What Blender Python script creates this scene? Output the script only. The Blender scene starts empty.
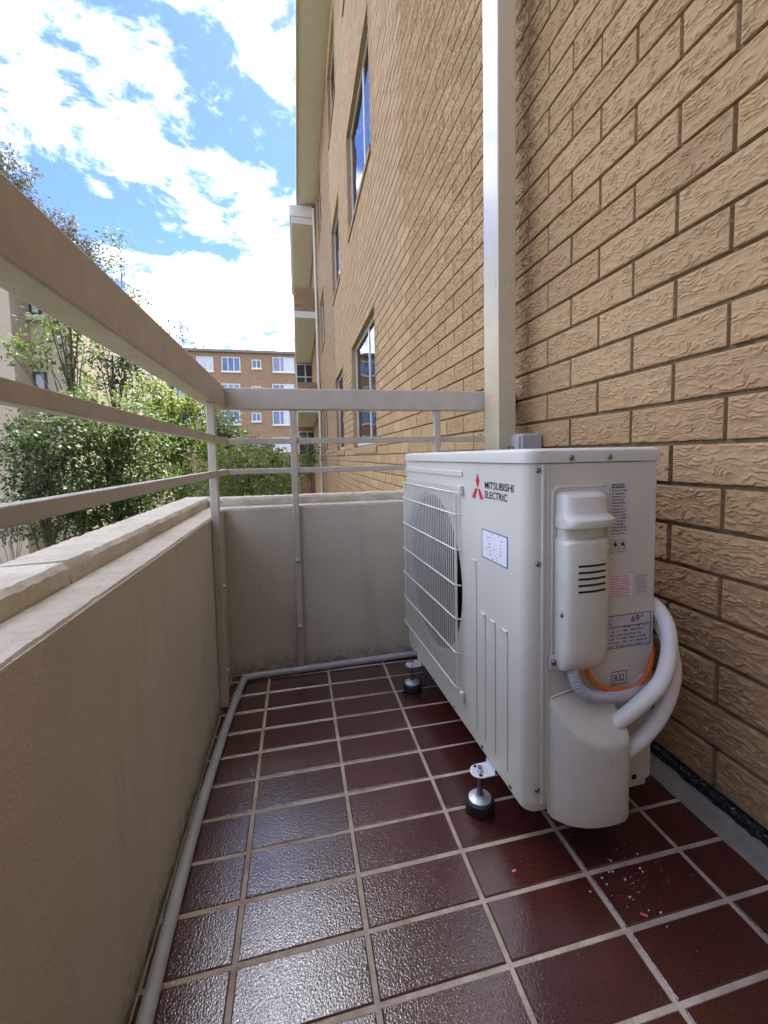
import bpy, math, random
from mathutils import Vector, Matrix, noise as mnoise
R = math.radians
random.seed(7)
scene = bpy.context.scene
col = scene.collection

# ------------------------------------------------------------------ camera
F_PX, YAW, PITCH, ROLL, CAM_Z, PX, PY = 432.376, 0.22408, -0.06985, -0.0190, 0.8, 396.0, 486.0
def cam_axes():
    cy, sy, cp, sp = math.cos(YAW), math.sin(YAW), math.cos(PITCH), math.sin(PITCH)
    fw = Vector((sy*cp, cy*cp, sp)); rt = Vector((cy, -sy, 0)); up = rt.cross(fw)
    cr, sr = math.cos(ROLL), math.sin(ROLL)
    return rt*cr+up*sr, up*cr-rt*sr, fw
RT, UP, FW = cam_axes()
CAM = Vector((0, 0, CAM_Z))
cd = bpy.data.cameras.new('camera'); cam = bpy.data.objects.new('camera', cd); col.objects.link(cam)
m = Matrix((RT, UP, -FW)).transposed().to_4x4(); m.translation = CAM; cam.matrix_world = m
cd.sensor_fit = 'VERTICAL'; cd.sensor_height = 36; cd.sensor_width = 27
cd.lens = 36*F_PX/1024; cd.shift_x = -(PX-384)/1024; cd.shift_y = (PY-512)/1024
cd.clip_start = .02; cd.clip_end = 2000
scene.camera = cam
scene.render.resolution_x = 768; scene.render.resolution_y = 1024
def at(px, py, Y):
    """point seen at a photo pixel, at forward distance Y"""
    d = FW + RT*((px-PX)/F_PX) - UP*((py-PY)/F_PX)
    return CAM + d*(Y/d.y)
def pix(p):
    d = Vector(p)-CAM; w = d.dot(FW)
    if w < .05: return None
    return PX+F_PX*d.dot(RT)/w, PY-F_PX*d.dot(UP)/w

# ------------------------------------------------------------------ sky, sun, exposure
SUN_EL, SUN_AZ = R(62), R(27)        # azimuth clockwise from +Y: the sun stands behind the building, ahead on the right
w = bpy.data.worlds.new('World'); scene.world = w; w.use_nodes = True
nt = w.node_tree; N = nt.nodes; L = nt.links; N.clear()
out = N.new('ShaderNodeOutputWorld'); bg = N.new('ShaderNodeBackground'); L.new(bg.outputs[0], out.inputs[0])
bg.inputs[1].default_value = .1
sky = N.new('ShaderNodeTexSky'); sky.sky_type = 'NISHITA'; sky.sun_disc = False
sky.sun_elevation = SUN_EL; sky.sun_rotation = SUN_AZ; sky.air_density = 1.15; sky.dust_density = .6; sky.ozone_density = 2.0
tc = N.new('ShaderNodeTexCoord'); sep = N.new('ShaderNodeSeparateXYZ'); L.new(tc.outputs['Generated'], sep.inputs[0])
def wm(op, a, b=None, c=None):
    n = N.new('ShaderNodeMath'); n.operation = op
    for i, v in enumerate((a, b, c)):
        if v is None: continue
        if isinstance(v, (int, float)): n.inputs[i].default_value = v
        else: L.new(v, n.inputs[i])
    return n.outputs[0]
zz = wm('ADD', wm('MAXIMUM', sep.outputs[2], 0.0), .22)
cx = wm('DIVIDE', sep.outputs[0], zz); cyy = wm('DIVIDE', sep.outputs[1], zz)
cv = N.new('ShaderNodeCombineXYZ'); L.new(cx, cv.inputs[0]); L.new(cyy, cv.inputs[1]); cv.inputs[2].default_value = 3.1
def wnoise(scale, detail, rough, dist, off):
    mp = N.new('ShaderNodeMapping'); mp.inputs['Location'].default_value = off; L.new(cv.outputs[0], mp.inputs[0])
    n = N.new('ShaderNodeTexNoise'); n.inputs['Scale'].default_value = scale; n.inputs['Detail'].default_value = detail
    n.inputs['Roughness'].default_value = rough; n.inputs['Distortion'].default_value = dist
    L.new(mp.outputs[0], n.inputs['Vector']); return n.outputs[0]
n1 = wnoise(2.1, 9, .6, .35, (8.1, 3.3, 0)); n2 = wnoise(6.2, 8, .65, .5, (.3, 5.1, 0))
den = wm('ADD', wm('MULTIPLY', n1, .66), wm('MULTIPLY', n2, .34))
rmp = N.new('ShaderNodeMapRange'); rmp.interpolation_type = 'SMOOTHSTEP'
rmp.inputs['From Min'].default_value = .472; rmp.inputs['From Max'].default_value = .605; L.new(den, rmp.inputs['Value'])
ccol = N.new('ShaderNodeMixRGB'); ccol.inputs[1].default_value = (7.5, 8.2, 9.3, 1); ccol.inputs[2].default_value = (14.5, 14.5, 14.6, 1)
L.new(rmp.outputs[0], ccol.inputs[0])
dt = N.new('ShaderNodeVectorMath'); dt.operation = 'DOT_PRODUCT'; L.new(tc.outputs['Generated'], dt.inputs[0])
dt.inputs[1].default_value = (math.sin(SUN_AZ)*math.cos(SUN_EL), math.cos(SUN_AZ)*math.cos(SUN_EL), math.sin(SUN_EL))
glow = wm('ADD', wm('MULTIPLY', wm('POWER', wm('MAXIMUM', dt.outputs['Value'], 0.0), 7.0), 1.3), .85)     # clouds brighten towards the sun
gl_ = N.new('ShaderNodeMixRGB'); gl_.blend_type = 'MULTIPLY'; gl_.inputs[0].default_value = 1; L.new(ccol.outputs[0], gl_.inputs[1]); L.new(glow, gl_.inputs[2])
mx = N.new('ShaderNodeMixRGB'); L.new(rmp.outputs[0], mx.inputs[0]); tint = N.new('ShaderNodeMixRGB'); tint.blend_type = 'MULTIPLY'; tint.inputs[0].default_value = 1; tint.inputs[2].default_value = (.28, .345, .61, 1); L.new(sky.outputs[0], tint.inputs[1]); L.new(tint.outputs[0], mx.inputs[1]); L.new(gl_.outputs[0], mx.inputs[2])
L.new(mx.outputs[0], bg.inputs[0])
sl = bpy.data.lights.new('sun', 'SUN'); sl.energy = 3.2; sl.angle = R(.6); sl.color = (1, .95, .86)
sun = bpy.data.objects.new('sun', sl); col.objects.link(sun)
sd = Vector((math.sin(SUN_AZ)*math.cos(SUN_EL), math.cos(SUN_AZ)*math.cos(SUN_EL), math.sin(SUN_EL)))
sun.rotation_euler = (-sd).to_track_quat('-Z', 'Y').to_euler(); sun.location = (20, 4, 40)
vs = scene.view_settings; vs.view_transform = 'Standard'; vs.look = 'None'; vs.gamma = 1; vs.use_curve_mapping = False
vs.exposure = 2.5

# ------------------------------------------------------------------ helpers
def tag(o, label=None, cat=None, group=None, kind=None):
    if label: o['label'] = label
    if cat: o['category'] = cat
    if group: o['group'] = group
    if kind: o['kind'] = kind
    return o
def empty(name, loc=(0, 0, 0), rz=0, parent=None):
    o = bpy.data.objects.new(name, None); col.objects.link(o); o.location = loc; o.rotation_euler.z = rz
    o.empty_display_size = .1; o.parent = parent; return o
class MB:
    def __init__(s): s.v = []; s.f = []
    def add(s, vs, fs):
        b = len(s.v); s.v += [tuple(p) for p in vs]; s.f += [tuple(i+b for i in f) for f in fs]; return s
    def box(s, x0, x1, y0, y1, z0, z1):
        return s.add([(x0,y0,z0),(x1,y0,z0),(x1,y1,z0),(x0,y1,z0),(x0,y0,z1),(x1,y0,z1),(x1,y1,z1),(x0,y1,z1)],
            [(0,3,2,1),(4,5,6,7),(0,1,5,4),(1,2,6,5),(2,3,7,6),(3,0,4,7)])
    def quad(s, a, b, c, d): return s.add([a, b, c, d], [(0,1,2,3)])
    def tube(s, pts, r, n=10, cap=True):
        pts = [Vector(p) for p in pts]; k = len(pts); rr = r if isinstance(r, (list, tuple)) else [r]*k
        vs = []; fs = []; prev = None
        for i, p in enumerate(pts):
            t = (pts[min(i+1, k-1)]-pts[max(i-1, 0)]).normalized()
            if prev is None:
                a = t.orthogonal().normalized()
            else:
                a = (prev - t*prev.dot(t)); a = a.normalized() if a.length > 1e-6 else t.orthogonal().normalized()
            prev = a; b = t.cross(a)
            for j in range(n):
                th = 2*math.pi*j/n; vs.append(p+(a*math.cos(th)+b*math.sin(th))*rr[i])
        for i in range(k-1):
            for j in range(n):
                q = (j+1) % n; fs.append((i*n+j, i*n+q, (i+1)*n+q, (i+1)*n+j))
        if cap:
            fs.append(tuple(range(n-1, -1, -1))); fs.append(tuple((k-1)*n+j for j in range(n)))
        return s.add(vs, fs)
    def lathe(s, prof, c=(0, 0, 0), n=20, axis='z'):
        vs = []; fs = []; k = len(prof)
        for (r, h) in prof:
            for j in range(n):
                th = 2*math.pi*j/n; a, b = r*math.cos(th), r*math.sin(th)
                p = {'z': (a, b, h), 'y': (a, h, -b), 'x': (h, a, b)}[axis]
                vs.append((p[0]+c[0], p[1]+c[1], p[2]+c[2]))
        for i in range(k-1):
            for j in range(n):
                q = (j+1) % n; fs.append((i*n+j, i*n+q, (i+1)*n+q, (i+1)*n+j))
        fs.append(tuple(range(n-1, -1, -1))); fs.append(tuple((k-1)*n+j for j in range(n)))
        return s.add(vs, fs)
    def loft(s, rings, cap0=True, cap1=True, closed=True):
        n = len(rings[0]); vs = [p for r in rings for p in r]; fs = []
        for i in range(len(rings)-1):
            for j in range(n if closed else n-1):
                q = (j+1) % n; fs.append((i*n+j, i*n+q, (i+1)*n+q, (i+1)*n+j))
        if cap0: fs.append(tuple(range(n-1, -1, -1)))
        if cap1: fs.append(tuple((len(rings)-1)*n+j for j in range(n)))
        return s.add(vs, fs)
    def mesh(s, name, mat, smooth=None):
        me = bpy.data.meshes.new(name); me.from_pydata(s.v, [], s.f); me.validate(); me.update()
        if mat: me.materials.append(mat)
        if smooth is not None:
            me.polygons.foreach_set('use_smooth', [True]*len(me.polygons)); me.set_sharp_from_angle(angle=R(smooth))
        return me
    def build(s, name, mat, parent=None, smooth=None, bevel=0, seg=2, loc=(0, 0, 0)):
        o = bpy.data.objects.new(name, s.mesh(name, mat, smooth)); col.objects.link(o); o.parent = parent; o.location = loc
        if bevel:
            b = o.modifiers.new('bevel', 'BEVEL'); b.width = bevel; b.segments = seg; b.limit_method = 'ANGLE'; b.angle_limit = R(40)
            o.data.polygons.foreach_set('use_smooth', [True]*len(o.data.polygons)); b.harden_normals = True
        return o
def boxo(name, mat, parent, b, bevel=0, seg=2):
    return MB().box(*b).build(name, mat, parent, bevel=bevel, seg=seg)
def spline(pts, n=8):
    P = [Vector(p) for p in pts]; P = [P[0]*2-P[1]]+P+[P[-1]*2-P[-2]]; o = []
    for i in range(1, len(P)-2):
        for k in range(n):
            t = k/n; a, b, c, d = P[i-1:i+3]
            o.append(.5*((2*b)+(c-a)*t+(2*a-5*b+4*c-d)*t*t+(3*b-a-3*c+d)*t**3))
    return o+[P[-2]]

# ------------------------------------------------------------------ materials
class MT:
    def __init__(s, name, color=(.5, .5, .5), rough=.6, metal=0, spec=.5):
        s.m = bpy.data.materials.new(name); s.m.use_nodes = True; s.t = s.m.node_tree; s.n = s.t.nodes; s.l = s.t.links
        s.b = s.n['Principled BSDF']; s.b.inputs['Base Color'].default_value = (*color, 1)
        s.b.inputs['Roughness'].default_value = rough; s.b.inputs['Metallic'].default_value = metal
        s.b.inputs['Specular IOR Level'].default_value = spec
    def node(s, t, **k):
        n = s.n.new('ShaderNode'+t)
        for a, v in k.items(): setattr(n, a, v)
        return n
    def setin(s, n, i, v):
        if v is None: return
        if isinstance(v, bpy.types.NodeSocket): s.l.new(v, n.inputs[i])
        else: n.inputs[i].default_value = v
    def math(s, op, a, b=None, c=None):
        n = s.node('Math', operation=op)
        for i, v in enumerate((a, b, c)): s.setin(n, i, v)
        return n.outputs[0]
    def coord(s, kind='Object'):
        return s.node('TexCoord').outputs[kind]
    def pos(s): return s.node('NewGeometry').outputs['Position']
    def mapping(s, v, scale=(1, 1, 1), loc=(0, 0, 0), rot=(0, 0, 0)):
        n = s.node('Mapping'); s.l.new(v, n.inputs[0]); n.inputs['Scale'].default_value = scale
        n.inputs['Location'].default_value = loc; n.inputs['Rotation'].default_value = rot; return n.outputs[0]
    def noise(s, v, scale, detail=3, rough=.5, dist=0):
        n = s.node('TexNoise'); s.l.new(v, n.inputs['Vector']); n.inputs['Scale'].default_value = scale
        n.inputs['Detail'].default_value = detail; n.inputs['Roughness'].default_value = rough; n.inputs['Distortion'].default_value = dist
        return n.outputs[0]
    def ramp(s, f, lo, hi, a=0.0, b=1.0):
        n = s.node('MapRange'); s.l.new(f, n.inputs['Value']); n.inputs['From Min'].default_value = lo; n.inputs['From Max'].default_value = hi
        n.inputs['To Min'].default_value = a; n.inputs['To Max'].default_value = b; return n.outputs[0]
    def mix(s, f, a, b, mode='MIX'):
        n = s.node('MixRGB', blend_type=mode)
        for i, v in enumerate((f, a, b)):
            if isinstance(v, bpy.types.NodeSocket): s.l.new(v, n.inputs[i])
            elif isinstance(v, (int, float)): n.inputs[i].default_value = v
            else: n.inputs[i].default_value = (*v, 1)
        return n.outputs[0]
    def base(s, c): s.l.new(c, s.b.inputs['Base Color']); return s
    def rgh(s, f): s.l.new(f, s.b.inputs['Roughness']); return s
    def bump(s, h, dist, strength=1.0, prev=None):
        n = s.node('Bump'); s.l.new(h, n.inputs['Height']); n.inputs['Distance'].default_value = dist; n.inputs['Strength'].default_value = strength
        if prev: s.l.new(prev, n.inputs['Normal'])
        s.l.new(n.outputs[0], s.b.inputs['Normal']); return n.outputs[0]

def plain(name, c, rough=.5, metal=0, spec=.5, var=.12, sc=14, bump=0, bsc=120):
    t = MT(name, c, rough, metal, spec); p = t.coord()
    n = t.noise(p, sc, 5, .6)
    t.base(t.mix(t.ramp(n, .3, .7), tuple(x*(1-var) for x in c), tuple(min(1, x*(1+var)) for x in c)))
    t.rgh(t.ramp(t.noise(p, sc*2.3, 4), .3, .7, rough*.85, min(1, rough*1.15)))
    if bump: t.bump(t.noise(p, bsc, 3), bump)
    return t.m

# brick: buff, with the wavy ripple pressed into its face
def brick_mat(name='buff_brick', scale=1.0, ripple=True):
    t = MT(name, (.5, .36, .2), .8, 0, .25)
    isl = t.node('NewGeometry').outputs['Random Per Island']; rnd = t.node('ObjectInfo').outputs['Random']
    k = t.math('FRACT', t.math('ADD', t.math('MULTIPLY', isl, 7.13), t.math('MULTIPLY', rnd, 13.7)))
    p = t.pos()
    off = t.node('VectorMath', operation='SCALE'); off.inputs[0].default_value = (3.1, 7.7, 5.3); t.l.new(k, off.inputs['Scale'])
    ad = t.node('VectorMath', operation='ADD'); t.l.new(p, ad.inputs[0]); t.l.new(off.outputs[0], ad.inputs[1]); q = ad.outputs[0]
    w1 = t.noise(t.mapping(q, (26, 26, 34)), 1.0, 2, .5); w2 = t.noise(t.mapping(q, (70, 70, 80), (3, 1, 2)), 1.0, 2, .5)
    sx = t.node('SeparateXYZ'); t.l.new(q, sx.inputs[0])
    ph = t.math('ADD', t.math('ADD', t.math('MULTIPLY', sx.outputs[2], 88), t.math('MULTIPLY', sx.outputs[1], 9)), t.math('ADD', t.math('MULTIPLY', w1, 4.2), t.math('MULTIPLY', w2, 1.5)))
    saw = t.math('SUBTRACT', 1.0, t.math('FRACT', ph))               # pressed ledges, each with a sharp lower lip
    saw = t.math('MULTIPLY', saw, t.ramp(t.noise(t.mapping(q, (45, 45, 70), (7, 2, 9)), 1.0, 2), .32, .62, .15, 1.0))
    fine = t.noise(q, 380*scale, 4, .65)
    big = t.noise(q, 9, 4, .6)
    h = t.math('ADD', t.math('ADD', t.math('MULTIPLY', saw, .8), t.math('MULTIPLY', w2, .55)), t.math('MULTIPLY', fine, .22))
    ca = t.mix(k, (.315, .196, .094), (.485, .325, .165))
    cb = t.mix(t.ramp(big, .3, .72), ca, (.405, .255, .128))
    t.base(t.mix(t.math('MULTIPLY', t.ramp(fine, .35, .75), .35), cb, (.53, .38, .205)))
    if ripple: t.bump(h, .017/scale, 1.0)
    else: t.bump(t.math('ADD', t.math('MULTIPLY', fine, .5), t.noise(q, 1100, 2)), .0011, 1.0)
    return t.m
M_BRICK = brick_mat(); M_BRICKN = brick_mat('buff_brick_near', 1.0, False)
def mortar():
    t = MT('raked_mortar', (.17, .13, .08), .95, 0, .1); p = t.pos()
    t.base(t.mix(t.ramp(t.noise(p, 30, 5), .3, .7), (.155, .115, .065), (.27, .205, .125))); t.bump(t.noise(p, 260, 4), .003); return t.m
M_MORTAR = mortar()
def tile_mat():
    t = MT('glazed_tile', (.05, .018, .015), .16, 0, 1.0); p = t.pos(); rnd = t.node('ObjectInfo').outputs['Random']
    n = t.noise(p, 16, 5, .6); f = t.noise(p, 200, 3, .55)
    c = t.mix(rnd, (.060, .0110, .0080), (.084, .0175, .0115))
    c = t.mix(t.ramp(n, .35, .75), c, (.044, .0100, .0085))
    sp = t.ramp(t.noise(p, 330, 2, .5), .665, .70)
    c = t.mix(t.math('MULTIPLY', sp, .6), c, (.19, .12, .10))
    t.base(c)
    t.rgh(t.ramp(t.noise(p, 24, 4), .3, .75, .07, .14)); t.b.inputs['Coat Weight'].default_value = .9; t.b.inputs['Coat Roughness'].default_value = .09
    orange = t.noise(p, 290, 2.2, .55, .3)
    bn = t.bump(orange, .00058, 1.0); t.l.new(bn, t.b.inputs['Coat Normal'])
    return t.m
M_TILE = tile_mat()
def grout_mat():
    t = MT('sand_grout', (.42, .35, .27), .9, 0, .2); p = t.pos()
    t.base(t.mix(t.ramp(t.noise(p, 22, 6, .65), .3, .72), (.34, .27, .205), (.60, .52, .42))); t.bump(t.noise(p, 320, 4), .002); return t.m
M_GROUT = grout_mat()
def render_mat():
    t = MT('painted_render', (.5, .44, .33), .75, 0, .3); p = t.pos()
    st = t.noise(t.mapping(p, (9, 9, 1.1)), 1.0, 6, .62)
    big = t.noise(p, 3.2, 5, .6)
    c = t.mix(t.ramp(big, .3, .7), (.55, .50, .38), (.62, .565, .44))
    c = t.mix(t.math('MULTIPLY', t.ramp(st, .52, .72), .55), c, (.40, .36, .275))
    sp = t.ramp(t.noise(p, 60, 4, .7), .70, .74)
    c = t.mix(t.math('MULTIPLY', sp, .3), c, (.66, .62, .55))
    vo = t.node('TexVoronoi', feature='DISTANCE_TO_EDGE'); t.l.new(t.mapping(p, (1, 1, .55)), vo.inputs['Vector']); vo.inputs['Scale'].default_value = 2.3
    crk = t.math('MULTIPLY', t.ramp(vo.outputs[0], .0045, .0015), t.ramp(t.noise(p, 6, 4), .5, .62)); c = t.mix(t.math('MULTIPLY', crk, .35), c, (.70, .66, .58))
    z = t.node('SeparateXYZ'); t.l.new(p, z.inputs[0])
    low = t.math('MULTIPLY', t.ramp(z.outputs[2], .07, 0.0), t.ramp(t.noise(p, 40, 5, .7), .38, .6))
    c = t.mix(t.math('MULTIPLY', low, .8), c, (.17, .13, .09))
    t.base(c)
    t.bump(t.math('ADD', t.noise(p, 230, 4, .6), t.math('MULTIPLY', t.noise(p, 24, 3), 1.3)), .0022); return t.m
M_RENDER = render_mat()
def coping_mat():
    t = MT('weathered_coping', (.5, .45, .36), .9, 0, .2); p = t.pos()
    c = t.mix(t.ramp(t.noise(p, 14, 7, .7), .3, .7), (.50, .43, .32), (.69, .62, .50))
    c = t.mix(t.math('MULTIPLY', t.ramp(t.noise(p, 55, 6, .75), .55, .70), .6), c, (.33, .28, .20))
    c = t.mix(t.math('MULTIPLY', t.ramp(t.noise(p, 5, 5, .6), .5, .68), .3), c, (.42, .36, .25))
    t.base(c); t.bump(t.noise(p, 120, 6, .7), .004); return t.m
M_COPING = coping_mat()
M_RAIL = plain('taupe_rail_paint', (.49, .445, .365), .45, var=.1, sc=20, bump=.0006, bsc=200)
M_PILLAR = plain('cream_gloss_paint', (.50, .43, .30), .3, spec=.6, var=.015, sc=4)
M_PILLAR.node_tree.nodes['Principled BSDF'].inputs['Coat Weight'].default_value = .8; M_PILLAR.node_tree.nodes['Principled BSDF'].inputs['Coat Roughness'].default_value = .12
M_WHITE = plain('white_enamel', (.665, .655, .57), .36, var=.025, sc=9, bump=.00015, bsc=300)
M_PLASTIC = plain('ivory_plastic', (.715, .71, .62), .30, var=.02, sc=7)
M_PVC = plain('grey_pvc', (.43, .44, .45), .38, var=.1, sc=18)
M_LAG = plain('white_pipe_lagging', (.84, .835, .78), .42, var=.03, sc=30, bump=.0006, bsc=90)
M_CONDUIT = plain('grey_conduit', (.47, .48, .52), .45, var=.06)
M_ORANGE = plain('orange_cable', (.70, .16, .02), .45, var=.05)
M_RUBBER = plain('black_rubber', (.013, .013, .015), .55, var=.2, sc=40)
M_ZINC = plain('zinc_plate', (.66, .69, .72), .5, .7, var=.12, sc=50)
M_STEEL = plain('dark_steel', (.25, .25, .26), .35, 1.0, var=.1, sc=50)
M_DARK = plain('dark_interior', (.008, .008, .009), .8, var=.2)
M_FAN = plain('grey_fan', (.02, .02, .022), .5, var=.05)
M_BOX = plain('grey_switch_box', (.40, .40, .39), .4, var=.1, sc=25)
M_CONC = plain('grey_mortar_fillet', (.23, .21, .175), .9, var=.25, sc=22, bump=.003, bsc=150)
M_INK = plain('black_ink', (.012, .012, .014), .6, var=.05)
M_RED = plain('red_ink', (.62, .022, .03), .5, var=.05)
M_BLUE = plain('blue_ink', (.09, .13, .32), .6, var=.05)
M_ALU = plain('window_aluminium', (.62, .63, .64), .35, .3, var=.05)
M_DALU = plain('dark_window_frame', (.03, .03, .035), .4, var=.05)
M_CURT = plain('pale_curtain', (.66, .72, .78), .9, var=.12, sc=20)
M_ROOM = plain('room_shade', (.06, .06, .065), .9)
M_SOFFIT = plain('soffit_paint', (.68, .67, .63), .7, var=.05, sc=4)
M_OLIVE = plain('olive_soffit', (.60, .60, .55), .8, var=.06, sc=3)
M_TRIM = plain('white_trim', (.60, .585, .53), .5, var=.06)
M_PINK = plain('pink_scrap', (.75, .16, .18), .5, var=.1)
M_CHIP = plain('white_chip', (.8, .8, .78), .7, var=.1)
def glass_mat():
    m_ = bpy.data.materials.new('window_glass'); m_.use_nodes = True; n = m_.node_tree.nodes; l = m_.node_tree.links; n.clear()
    o = n.new('ShaderNodeOutputMaterial'); mixs = n.new('ShaderNodeMixShader'); fr = n.new('ShaderNodeFresnel'); fr.inputs[0].default_value = 1.4
    tr = n.new('ShaderNodeBsdfTransparent'); tr.inputs[0].default_value = (.78, .84, .88, 1); gl = n.new('ShaderNodeBsdfGlossy'); gl.inputs['Roughness'].default_value = .03
    tcd = n.new('ShaderNodeTexCoord'); no = n.new('ShaderNodeTexNoise'); no.inputs['Scale'].default_value = 1.3; bp = n.new('ShaderNodeBump'); bp.inputs['Distance'].default_value = .01
    l.new(tcd.outputs['Object'], no.inputs['Vector']); l.new(no.outputs[0], bp.inputs['Height']); l.new(bp.outputs[0], gl.inputs['Normal'])
    l.new(fr.outputs[0], mixs.inputs[0]); l.new(tr.outputs[0], mixs.inputs[1]); l.new(gl.outputs[0], mixs.inputs[2]); l.new(mixs.outputs[0], o.inputs[0]); return m_
M_GLASS = glass_mat()
def print_mat(name, paper, ink, rows, dens=.5, axis=0, hscale=40, margin=.07):
    """paper with rows of small unreadable print"""
    t = MT(name, paper, .4); g = t.coord('Generated'); s = t.node('SeparateXYZ'); t.l.new(g, s.inputs[0])
    u = s.outputs[axis]; v = s.outputs[2]
    rv = t.math('MULTIPLY', v, rows); row = t.math('FLOOR', rv); fr = t.math('FRACT', rv)
    inrow = t.math('MULTIPLY', t.math('GREATER_THAN', fr, .3), t.math('LESS_THAN', fr, .82))
    cb = t.node('CombineXYZ'); t.l.new(t.math('MULTIPLY', u, hscale), cb.inputs[0]); t.l.new(t.math('MULTIPLY', row, 3.71), cb.inputs[1]); t.l.new(t.math('MULTIPLY', fr, 1.3), cb.inputs[2])
    no = t.noise(cb.outputs[0], 1.0, 2, .6)
    cb2 = t.node('CombineXYZ'); t.l.new(t.math('MULTIPLY', row, 9.3), cb2.inputs[1]); ln = t.noise(cb2.outputs[0], 1.0, 0)
    e = t.math('MULTIPLY', t.math('GREATER_THAN', u, margin), t.math('LESS_THAN', u, t.ramp(ln, .3, .7, .72, 1-margin)))
    mask = t.math('MULTIPLY', t.math('MULTIPLY', t.math('GREATER_THAN', no, 1-dens), inrow), e)
    t.base(t.mix(t.math('MULTIPLY', mask, .85), paper, ink)); return t.m

# ------------------------------------------------------------------ text and flat marks
def text_mesh(body, mat, parent, name, width, height, place, bold=0):
    """text as a thin solid; place(u, v, w) maps text coordinates (u right, v up, w out) to local points"""
    cu = bpy.data.curves.new(name, 'FONT'); cu.body = body; cu.size = 1; cu.extrude = .0; cu.offset = bold; cu.resolution_u = 3
    o = bpy.data.objects.new(name, cu); col.objects.link(o)
    dg = bpy.context.evaluated_depsgraph_get(); me = bpy.data.meshes.new_from_object(o.evaluated_get(dg)); bpy.data.objects.remove(o)
    xs = [v.co.x for v in me.vertices]; ys = [v.co.y for v in me.vertices]
    x0, x1, y0, y1 = min(xs), max(xs), min(ys), max(ys)
    for v in me.vertices:
        v.co = place((v.co.x-x0)/(x1-x0)*width, (v.co.y-y0)/(y1-y0)*height, 0)
    me.materials.append(mat)
    r = bpy.data.objects.new(name, me); col.objects.link(r); r.parent = parent; return r
def flat(name, mat, parent, pts, place, th=.0004):
    """flat polygon with a small thickness, given in (u, v)"""
    n = len(pts); mb = MB(); a = [place(u, v, 0) for u, v in pts]; b = [place(u, v, -th) for u, v in pts]
    mb.add(list(a)+list(b), [tuple(range(n)), tuple(range(2*n-1, n-1, -1))]+[(i, (i+1) % n, (i+1) % n+n, i+n) for i in range(n)])
    return mb.build(name, mat, parent)

# ================================================================== SETTING
GZ = -3.4
def ground_mat():
    t = MT('ground_grass', (.06, .07, .03), .95, 0, .1); p = t.pos()
    c = t.mix(t.ramp(t.noise(p, .7, 6), .35, .65), (.045, .06, .02), (.13, .11, .07)); t.base(c); t.bump(t.noise(p, 30, 5), .03); return t.m
tag(MB().quad((-400, -400, GZ), (400, -400, GZ), (400, 900, GZ), (-400, 900, GZ)).build('ground', ground_mat()), kind='structure')

# ---------------------------------------------------------------- own building: brick wall with individual bricks
WX, BL, BH, BY, BZ = .8712, .13187, .0958, .7314, 1.1045
GAP = .0105
def zsnap(z): return BZ-round((BZ-z)/BH)*BH
WINS = [(y0, y1, zsnap(z0), zsnap(z1)) for (z0, z1) in ((.95, 2.40), (4.12, 5.55), (7.25, 8.62)) for (y0, y1) in ((4.74, 6.70), (8.02, 9.5), (12.3, 13.9))]
WY0, WY1, WZ0, WZ1 = -.72, 22.0, GZ, 9.1
bldg = empty('apartment_building', (WX, 0, GZ))
tag(bldg, 'buff brick apartment building whose wall runs along the right of the balcony', 'building')
OB = Vector((WX, 0, GZ))
def cut(lo, hi, holes):
    iv = [(lo, hi)]
    for a, b in holes:
        nx = []
        for u, v in iv:
            if b <= u or a >= v: nx.append((u, v)); continue
            if a > u: nx.append((u, a))
            if b < v: nx.append((b, v))
        iv = nx
    return iv
# backing (mortar) with window openings
mb = MB(); zs = sorted({WZ0, WZ1, *[w_[2] for w_ in WINS], *[w_[3] for w_ in WINS]})
for z0, z1 in zip(zs[:-1], zs[1:]):
    for a, b in cut(WY0, WY1, [(w_[0], w_[1]) for w_ in WINS if w_[2] < (z0+z1)/2 < w_[3]]):
        mb.box(.0125, .10, a, b, z0-GZ, z1-GZ)
wall = mb.build('wall', M_MORTAR, bldg)
bricks = []
c = math.ceil((BZ-WZ1)/BH)+1
while True:
    zb = BZ-c*BH; zt = zb+BH
    if zb < WZ0: break
    if zt > WZ1+.001: c += 1; continue
    zc = (zb+zt)/2
    for a, b in cut(WY0, WY1, [(w_[0], w_[1]) for w_ in WINS if w_[2] < zc < w_[3]]):
        j = math.floor((a-BY)/BL)-2
        if (j-(c+1)) % 2: j -= 1
        while BY+j*BL < b:
            y0, y1 = BY+j*BL+GAP/2, BY+(j+2)*BL-GAP/2; j += 2
            y0, y1 = max(y0, a), min(y1, b)
            if y1-y0 < .012: continue
            if y0 < 1.62 and zb < .04: continue
            bricks.append((y0, y1, zb+GAP/2, zt-GAP/2))
    c += 1
def shown(b):
    ps = [pix((WX, y, z)) if y > .2 else None for y in b[:2] for z in b[2:]]
    if any(p is None for p in ps): return 0
    xs = [p[0] for p in ps]; ys = [p[1] for p in ps]; cx_, cy_ = sum(xs)/4, sum(ys)/4
    if not (-5 < cx_ < 900 and -140 < cy_ < 1030): return 0
    if 410 < cx_ < 655 and cy_ > 455: return 0
    if 488 < cx_ < 503: return 0
    if cx_ < 520 and cy_ > 505: return 0
    (ax, ay), (bx_, by_), (cx2, cy2) = ps[0], ps[1], ps[2]
    return abs((bx_-ax)*(cy2-ay)-(by_-ay)*(cx2-ax))
order = sorted(range(len(bricks)), key=lambda i: -shown(bricks[i]))
singles = set(order[:300])
bcache = {}
rb = random.Random(3)
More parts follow.
